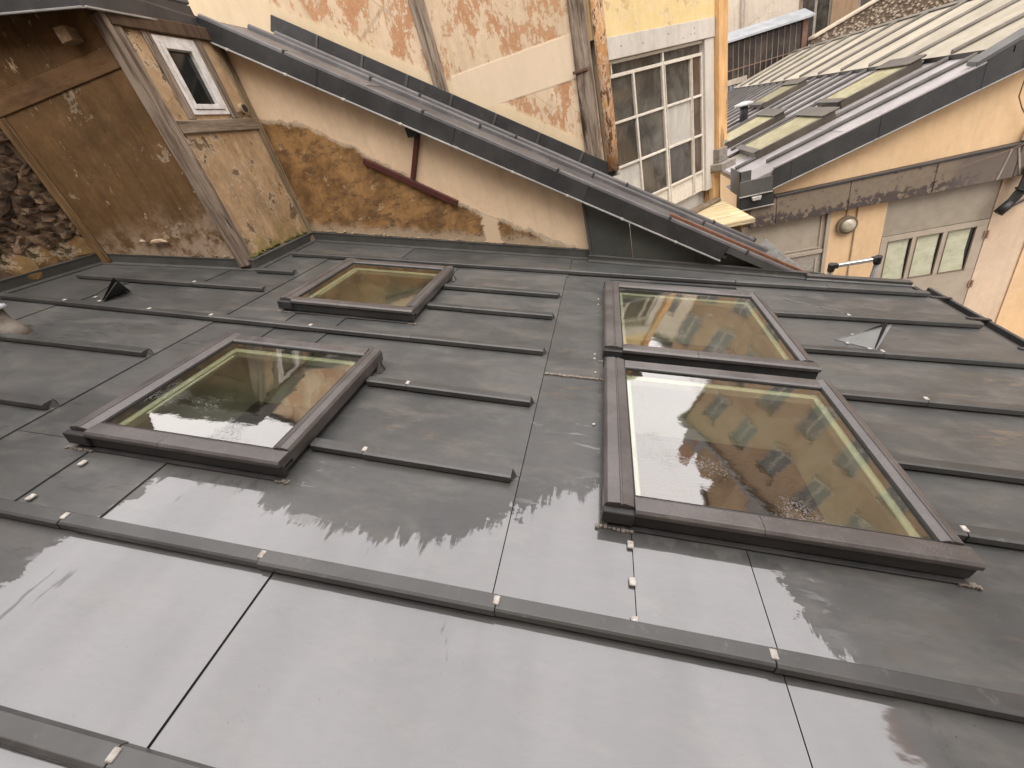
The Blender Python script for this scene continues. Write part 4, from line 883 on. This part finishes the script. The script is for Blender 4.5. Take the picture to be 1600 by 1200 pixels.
ws_window(3.04, 3.88, 7.45, 8.22, 'narrow looking mossy roof window just under the dark step of the workshop roof')
ws_window(1.93, 2.80, 8.80, 9.78, 'mossy workshop roof window half hidden beside the orange pilaster')
ws_window(3.02, 3.76, 10.75, 11.7, 'far small mossy roof window of the workshop, upper left')
t = Thing('mushroom_vent', 'small black mushroom vent between mossy roof windows', 'roof vent', (2.62, 10.6, rz(2.62)))
t.part('pipe', MB().tube([(2.62, 10.6, rz(2.62) - .02), (2.62, 10.6, rz(2.62) + .30)], .075, 14), BLACK, smooth=True)
t.part('cap', MB().tube([(2.62, 10.6, rz(2.62) + .28), (2.62, 10.6, rz(2.62) + .32), (2.62, 10.6, rz(2.62) + .35)], [.17, .165, .05], 18), m_plain('grey_cap', (.45, .44, .43)), smooth=True)

# bulkhead lamp, box, wire and cables on the workshop front
t = Thing('bulkhead_lamp', 'round bulkhead lamp with a dusty glass on the cream pier', 'lamp', (2.77, YF, -2.02))
t.part('base', MB().tube([(2.77, YF, -2.02), (2.77, YF - .05, -2.02)], .112, 24), m_plain('aged_bakelite', (.22, .17, .12)), smooth=True)
t.part('glass', MB().tube([(2.775, YF - .05, -2.02), (2.775, YF - .075, -2.02), (2.775, YF - .09, -2.02)], [.088, .075, .03], 24), m_pane('dusty_lamp_glass', (.34, .30, .22), (.45, .41, .32), .15), smooth=True)
t.part('ring', MB().tube([(2.775, YF - .051, -2.02), (2.775, YF - .058, -2.02)], .097, 24), m_plain('ring_brown', (.15, .11, .07)), smooth=True)
t = Thing('junction_box', 'off white junction box above the brown fascia at the right edge', 'box', (4.42, YF, -1.40))
t.part('housing', MB().prism([(4.31, YF - .11, -1.445), (4.56, YF - .11, -1.445), (4.54, YF - .09, -1.27), (4.35, YF - .09, -1.27)], (0, .09, 0)), m_plain('aged_white_box', (.62, .55, .45), (.5, .43, .34)), .01)
t = Thing('hanging_wire', 'thin brown wire hanging down the cream gable', 'wire', (4.3, YF, -1.2))
t.part('wire', MB().tube([(4.06, YW - .01, -.62), (4.10, YW - .015, -.78), (4.13, YW + .04, -.98), (4.20, YW + .06, -1.10), (4.27, YW + .08, -1.19), (4.26, YW + .06, -1.23), (4.32, YW + .05, -1.29)], .006, 6).tube([(4.32, YW + .0, -1.45), (4.1, YW - .02, -1.50), (3.6, YW - .02, -1.585), (3.3, YW - .02, -1.62)], .004, 5), m_plain('brown_wire', (.20, .13, .08)))
t = Thing('cable_bundle', 'bundle of black cables bending down under the fascia', 'cables', (4.38, 6.2, -2.0))
for k in range(5):
    o = .022 * (k - 2)
    t.part('cable', MB().tube([(4.40 + o * .8, YF - .13, -1.70), (4.415 + o, YF - .145, -1.80), (4.40 + o, YF - .15, -1.92), (4.34 + o, YF - .15, -2.05), (4.25 + o * .7, YF - .15, -2.16)], .0145, 8), m_plain('black_cable', (.018, .018, .018), (.03, .03, .03), .4), smooth=True)
t.part('cable_sleeve', MB().tube([(4.33, YF - .15, -2.07), (4.235, YF - .15, -2.175)], .05, 12), BLACK, smooth=True)
t.part('cable_tie', MB().tube([(4.385, YF - .15, -1.94), (4.375, YF - .15, -1.955)], .058, 12), BLACK)
for k, q in enumerate(((4.62, -1.98), (4.60, -2.06), (4.58, -2.10))):
    t.part('loose_wire', MB().tube([(4.24, YF - .12, -2.14), (4.40, YF - .10, q[1] - .03), (q[0], YF - .02, q[1]), (5.0, YF - .01, q[1] + .05)], .012, 6), m_plain('loose_wire_colour_%s' % 'abc'[k], ((.30, .07, .03), (.30, .26, .2), (.05, .05, .05))[k]))
# ladder standing in the passage
t = Thing('telescopic_ladder', 'top of an aluminium ladder leaning on the far roof edge', 'ladder', (1.9, 4.6, -4.35))
ALU = m_plain('ladder_aluminium', (.62, .61, .58), (.5, .49, .46), .25, 20, .7)
xl, xr = 1.735, 2.075
for x_ in (xl, xr):
    t.part('stile', MB().tube([(x_, 4.62, -4.34), (x_, 4.06, -1.665)], .019, 12), m_plain('grey_stile', (.26, .26, .26), (.2, .2, .2), .35, 20, .5), smooth=True)
    t.part('end_cap', MB().tube([(x_, 4.065, -1.70), (x_, 4.055, -1.632)], .027, 12), BLACK, .002)
for k in range(8):
    f = k / 8.0; yy_, zz_ = 4.058 + (.56) * f, -1.655 - 2.68 * f
    t.part('rung', MB().bar((xl + .02, yy_, zz_), (xr - .02, yy_, zz_), (0, .04, 0), (0, 0, .03)), ALU, .004)
    t.part('rung_socket', MB().box(xl + .016, xl + .045, yy_ - .024, yy_ + .024, zz_ - .02, zz_ + .02).box(xr - .045, xr - .016, yy_ - .024, yy_ + .024, zz_ - .02, zz_ + .02), BLACK, .003)

# ================================================================== BEYOND
gw = Thing('glazed_workshop', 'far workshop front of small brown steel panes under a blue grey metal roof', 'building', (5.0, 17.9, -4.35))
YZ = 17.9; RB = m_plain('brown_steel', (.26, .18, .13), (.16, .10, .07), .7)
gx0, gx1, gz0, gz1 = 3.75, 5.98, -.75, .70
gw.part('wall', box(3.6, 6.2, YZ + .06, YZ + .5, -4.35, .80), m_plain('sooty_inside', (.03, .028, .024)))
nx = 14
SOOTY = m_pane('sooty_glass', (.022, .020, .017), (.075, .065, .05), .3, .25, 2)
for i in range(nx):
    a, b = gx0 + (gx1 - gx0) * i / nx, gx0 + (gx1 - gx0) * (i + 1) / nx
    for z0, z1 in ((-.75, -.03), (.0, .68)):
        gw.part('pane', box(a + .012, b - .012, YZ + .02, YZ + .03, z0, z1), SOOTY)
    gw.part('glazing_bar', box(a - .011, a + .011, YZ - .01, YZ + .05, gz0, gz1), RB)
gw.part('transom_bar', box(gx0, gx1, YZ - .012, YZ + .05, -.028, -.002), RB)
gw.part('post', box(gx1 + .0, gx1 + .14, YZ - .05, YZ + .2, -1.0, .78), m_plain('maroon_post', (.20, .10, .075), (.14, .07, .05)), .006); gw.part('post', box(gx0 - .1, gx0, YZ - .04, YZ + .2, -1.0, .72), m_plain('grey_post', (.34, .30, .26)), .006)
gw.part('metal_roof', MB().prism([(3.5, YZ - .3, .72), (6.2, YZ - .3, .72), (6.2, YZ + .6, .98), (3.5, YZ + .6, .98)], (0, 0, .05)), m_zinc('blue_grey_metal', (.27, .29, .31), (.38, .40, .42), .5))
gw.part('signboard', box(3.8, 4.48, YZ - .06, YZ - .015, -.42, -.26), m_plain('beige_board', (.42, .36, .29)), .004)
for k in range(5): gw.part('slat', box(3.84 + k * .12, 3.93 + k * .12, YZ - .05, YZ - .015, -.95, -.44), m_plain('blue_grey_slat', (.22, .24, .27)))
gw.part('orange_drum', MB().tube([(4.63, YZ - .1, -.85), (4.63, YZ - .1, -.42), (4.63, YZ - .1, -.36)], [.10, .10, .05], 14), m_plain('orange_plastic', (.55, .17, .05)))

rc = Thing('roughcast_wall', 'lumpy pebbledash wall rising behind the workshop ridge', 'wall', (9.0, 17.3, -4.35))
def m_rough():
    g = G('pebbledash'); c = g.co(); v = g.vor(g.mp(c, (1, 1, 1.2)), 12); n = g.noise(c, 9, 6, .7, .5)
    base = g.mix(g.sm(g.ma('ADD', v, g.ma('MULTIPLY', n, .5)), .45, .85), (.45, .37, .28), (.13, .095, .065))
    g.set(Base_Color=base, Roughness=.95, Normal=g.bump(g.ma('ADD', g.ma('MULTIPLY', v, -1), n), .9, .08)); return g.m
rc.part('wall', MB().prism([(6.16, 17.3, -4.35), (14, 17.3, -4.35), (14, 17.3, 1.5), (8.6, 17.3, .85), (6.16, 17.3, .16)], (0, .4, 0)), m_rough())
rc.part('coping', MB().prism([(6.10, 17.24, .16), (8.6, 17.24, .86), (14, 17.24, 1.5), (14, 17.24, 1.58), (8.6, 17.24, .93), (6.10, 17.24, .23)], (0, .5, 0)), m_plain('pale_coping', (.5, .42, .32)), .01)

# apartment houses
FRAMEW = m_plain('grey_window_wood', (.40, .36, .31), (.30, .27, .23)); SILL = m_plain('stone_sill', (.50, .42, .32))
def facade(th, a, b, z0, z1, wmat, bays, floors, ww=1.0, wh=1.7, base=1.6, thick=.4, stag=None, skip=()):
    """a wall from a to b with recessed windows; each window has its frame, two panes and a sill"""
    a, b = Vector((*a, 0)), Vector((*b, 0)); d = (b - a).normalized(); n = Vector((d.y, -d.x, 0)); Lf = (b - a).length
    P = lambda s_, z, o=0: a + d * s_ + n * o + Vector((0, 0, z))
    bw_ = Lf / bays; fh = (z1 - z0 - base) / floors
    ss = [0]; 
    for i in range(bays): ss += [bw_ * (i + .5) - ww / 2, bw_ * (i + .5) + ww / 2]
    ss.append(Lf); zs = [z0]
    for k in range(floors): zs += [z0 + base + k * fh + .25, z0 + base + k * fh + .25 + wh]
    zs.append(z1)
    mb = MB()
    for i in range(len(ss) - 1):
        if i % 2 == 0: mb.prism([P(ss[i], z0), P(ss[i + 1], z0), P(ss[i + 1], z1), P(ss[i], z1)], -n * thick)
        else:
            for k in range(len(zs) - 1):
                if k % 2 == 0: mb.prism([P(ss[i], zs[k]), P(ss[i + 1], zs[k]), P(ss[i + 1], zs[k + 1]), P(ss[i], zs[k + 1])], -n * thick)
    th.part('wall', mb, wmat)
    for i in range(bays):
        for k in range(floors):
            s0, s1, q0, q1 = ss[2 * i + 1], ss[2 * i + 2], zs[2 * k + 1], zs[2 * k + 2]
            f = MB(); t_ = .07
            for (u0, u1, w0, w1) in ((s0, s0 + t_, q0, q1), (s1 - t_, s1, q0, q1), (s0 + t_, s1 - t_, q0, q0 + t_), (s0 + t_, s1 - t_, q1 - t_, q1), ((s0 + s1) / 2 - .04, (s0 + s1) / 2 + .04, q0 + t_, q1 - t_)):
                f.prism([P(u0, w0, -.14), P(u1, w0, -.14), P(u1, w1, -.14), P(u0, w1, -.14)], -n * .07)
            fo = th.part('window', f, FRAMEW)
            for (u0, u1) in ((s0 + t_, (s0 + s1) / 2 - .04), ((s0 + s1) / 2 + .04, s1 - t_)):
                th.part('pane', MB().prism([P(u0, q0 + t_, -.17), P(u1, q0 + t_, -.17), P(u1, q1 - t_, -.17), P(u0, q1 - t_, -.17)], -n * .01), DARKGLASS, sub=fo)
            th.part('sill', MB().prism([P(s0 - .06, q0 - .09, .08), P(s1 + .06, q0 - .09, .08), P(s1 + .06, q0 - .002, .08), P(s0 - .06, q0 - .002, .08)], -n * .2), SILL, sub=fo)
    return P, Lf, n
PALEW = plaster('pale_grey_render', [(.56, .49, .40), (.50, .43, .34), (.62, .55, .46)], grime=(.30, .25, .19), streak=.2).m
TAN = plaster('tan_facade_render', [(.36, .25, .16), (.31, .21, .13), (.42, .31, .21)], grime=(.30, .18, .09), streak=.2).m
pa = Thing('pale_house', 'pale grey house front far behind the glazed workshop', 'house', (5.5, 21.0, -4.35))
facade(pa, (2.6, 21.0), (6.85, 21.0), -4.35, 6.6, PALEW, 2, 1, .9, 1.3, 8.0)
pa.part('awning', MB().prism([(3.55, 20.6, .84), (4.75, 20.6, .84), (4.75, 20.98, 1.0), (3.55, 20.98, 1.0)], (0, 0, .05)), m_plain('dark_awning', (.10, .085, .07))); pa.part('drain_pipe', MB().tube([(5.05, 20.93, -4), (5.05, 20.93, 6.5)], .06, 8), m_plain('beige_pipe', (.45, .38, .3))); pa.part('ledge', MB().box(4.45, 5.9, 20.85, 20.99, 1.00, 1.10), m_plain('dark_ledge', (.12, .10, .08))); pa.part('roof', MB().box(2.5, 6.9, 20.7, 26, 6.6, 6.8), FASCIA); pa.part('side_wall', box(6.6, 6.85, 21.42, 25.5, -4.35, 6.59), PALEW)
oa = Thing('tan_apartment_house', 'tall tan apartment house with shuttered grey windows beyond the right roof', 'house', (12, 18, -4.35))
P, Lf, nF = facade(oa, (6.9, 22.2), (10.2, 21.2), -4.35, 7.6, TAN, 2, 4, .95, 1.6, 1.5)
P, Lf, nF = facade(oa, (10.2, 21.2), (16.2, 13.0), -4.35, 11.0, TAN, 5, 5, 1.0, 1.7, 1.0)
facade(oa, (16.2, 13.0), (18.4, -3.0), -4.35, 10.99, TAN, 8, 5, 1.0, 1.7, 1.0)
ROOFS = m_zinc('mansard_zinc', (.16, .15, .15), (.23, .215, .21), .5)
oa.part('roof', MB().prism([(9.9, 21.4, 11.0), (16.0, 12.8, 11.0), (18.2, -3.0, 11.0), (24, -3.0, 11.0), (22, 16, 11.0), (13, 26, 11.0)], (0, 0, .25)), ROOFS)
oa.part('roof', MB().prism([(11.2, 22.0, 11.252), (17.0, 13.2, 11.252), (19.2, -2.6, 11.252), (23, -2.6, 11.252), (21, 16, 11.252), (13.5, 24, 11.252)], (0, 0, 1.5)), ROOFS)
for x_, y_, h_ in ((11.6, 21.2, 3.0), (13.6, 18.6, 2.6), (16.2, 15.4, 3.2), (18.6, 8.0, 2.8)):
    oa.part('chimney', box(x_, x_ + .6, y_, y_ + 1.3, 11.3, 11.3 + h_), m_plain('chimney_brick', (.32, .16, .09), (.22, .11, .06)), .02)
oa.part('stair_tower', box(12.9, 15.2, 17.6, 19.4, 11.26, 14.3), TAN, .05); oa.part('stair_tower', box(11.9, 12.88, 18.9, 20.4, 11.26, 13.0), TAN, .05); oa.part('tower_roof', box(12.7, 15.4, 17.4, 19.6, 14.31, 14.6), ROOFS, .05)
oa.part('gable_wall', MB().prism([(10.2, 21.65, -4.35), (13.4, 25.2, -4.35), (13.4, 25.2, 10.98), (10.2, 21.65, 10.98)], (.3, 0, 0)), TAN)

nh = Thing('added_shade_house', 'unseen tan house front added behind the viewer to shade the faces turned that way', 'house', (0, -1.7, -4.35))  # unseen house, added to keep light off faces turned to the camera
facade(nh, (5.5, -1.55), (-4.7, -1.55), -4.35, 4.2, TAN, 5, 2, 1.1, 1.6, 3.2)
nh.part('cornice', box(-4.7, 5.5, -1.95, -1.35, 4.202, 4.4), SILL, .03)
# courtyard
gm = G('courtyard_paving'); c = gm.co(); n1 = gm.noise(c, 2, 6, .65); n2 = gm.noise(c, 30, 5, .7)
gm.set(Base_Color=gm.mix(gm.sm(n1, .4, .65), (.16, .13, .10), (.095, .08, .065)), Roughness=gm.ma('MULTIPLY_ADD', n1, .5, .3), Normal=gm.bump(n2, .4, .01))
gr = MB().add([(-150, -150, 0), (150, -150, 0), (150, 150, 0), (-150, 150, 0)], [(0, 1, 2, 3)]).build('ground', gm.m); gr['kind'] = 'structure'
st = Thing('stone_step', 'pale worn stone step with a dark mat beyond the gutter on the right', 'step', (4.9, 5.6, -4.35))
st.part('slab', box(4.2, 6.0, 5.2, 6.2, -4.35, -4.1), SILL, .02); st.part('mat', box(4.5, 5.6, 4.9, 5.6, -4.098, -4.07), m_plain('dark_mat', (.05, .035, .025)), .004)
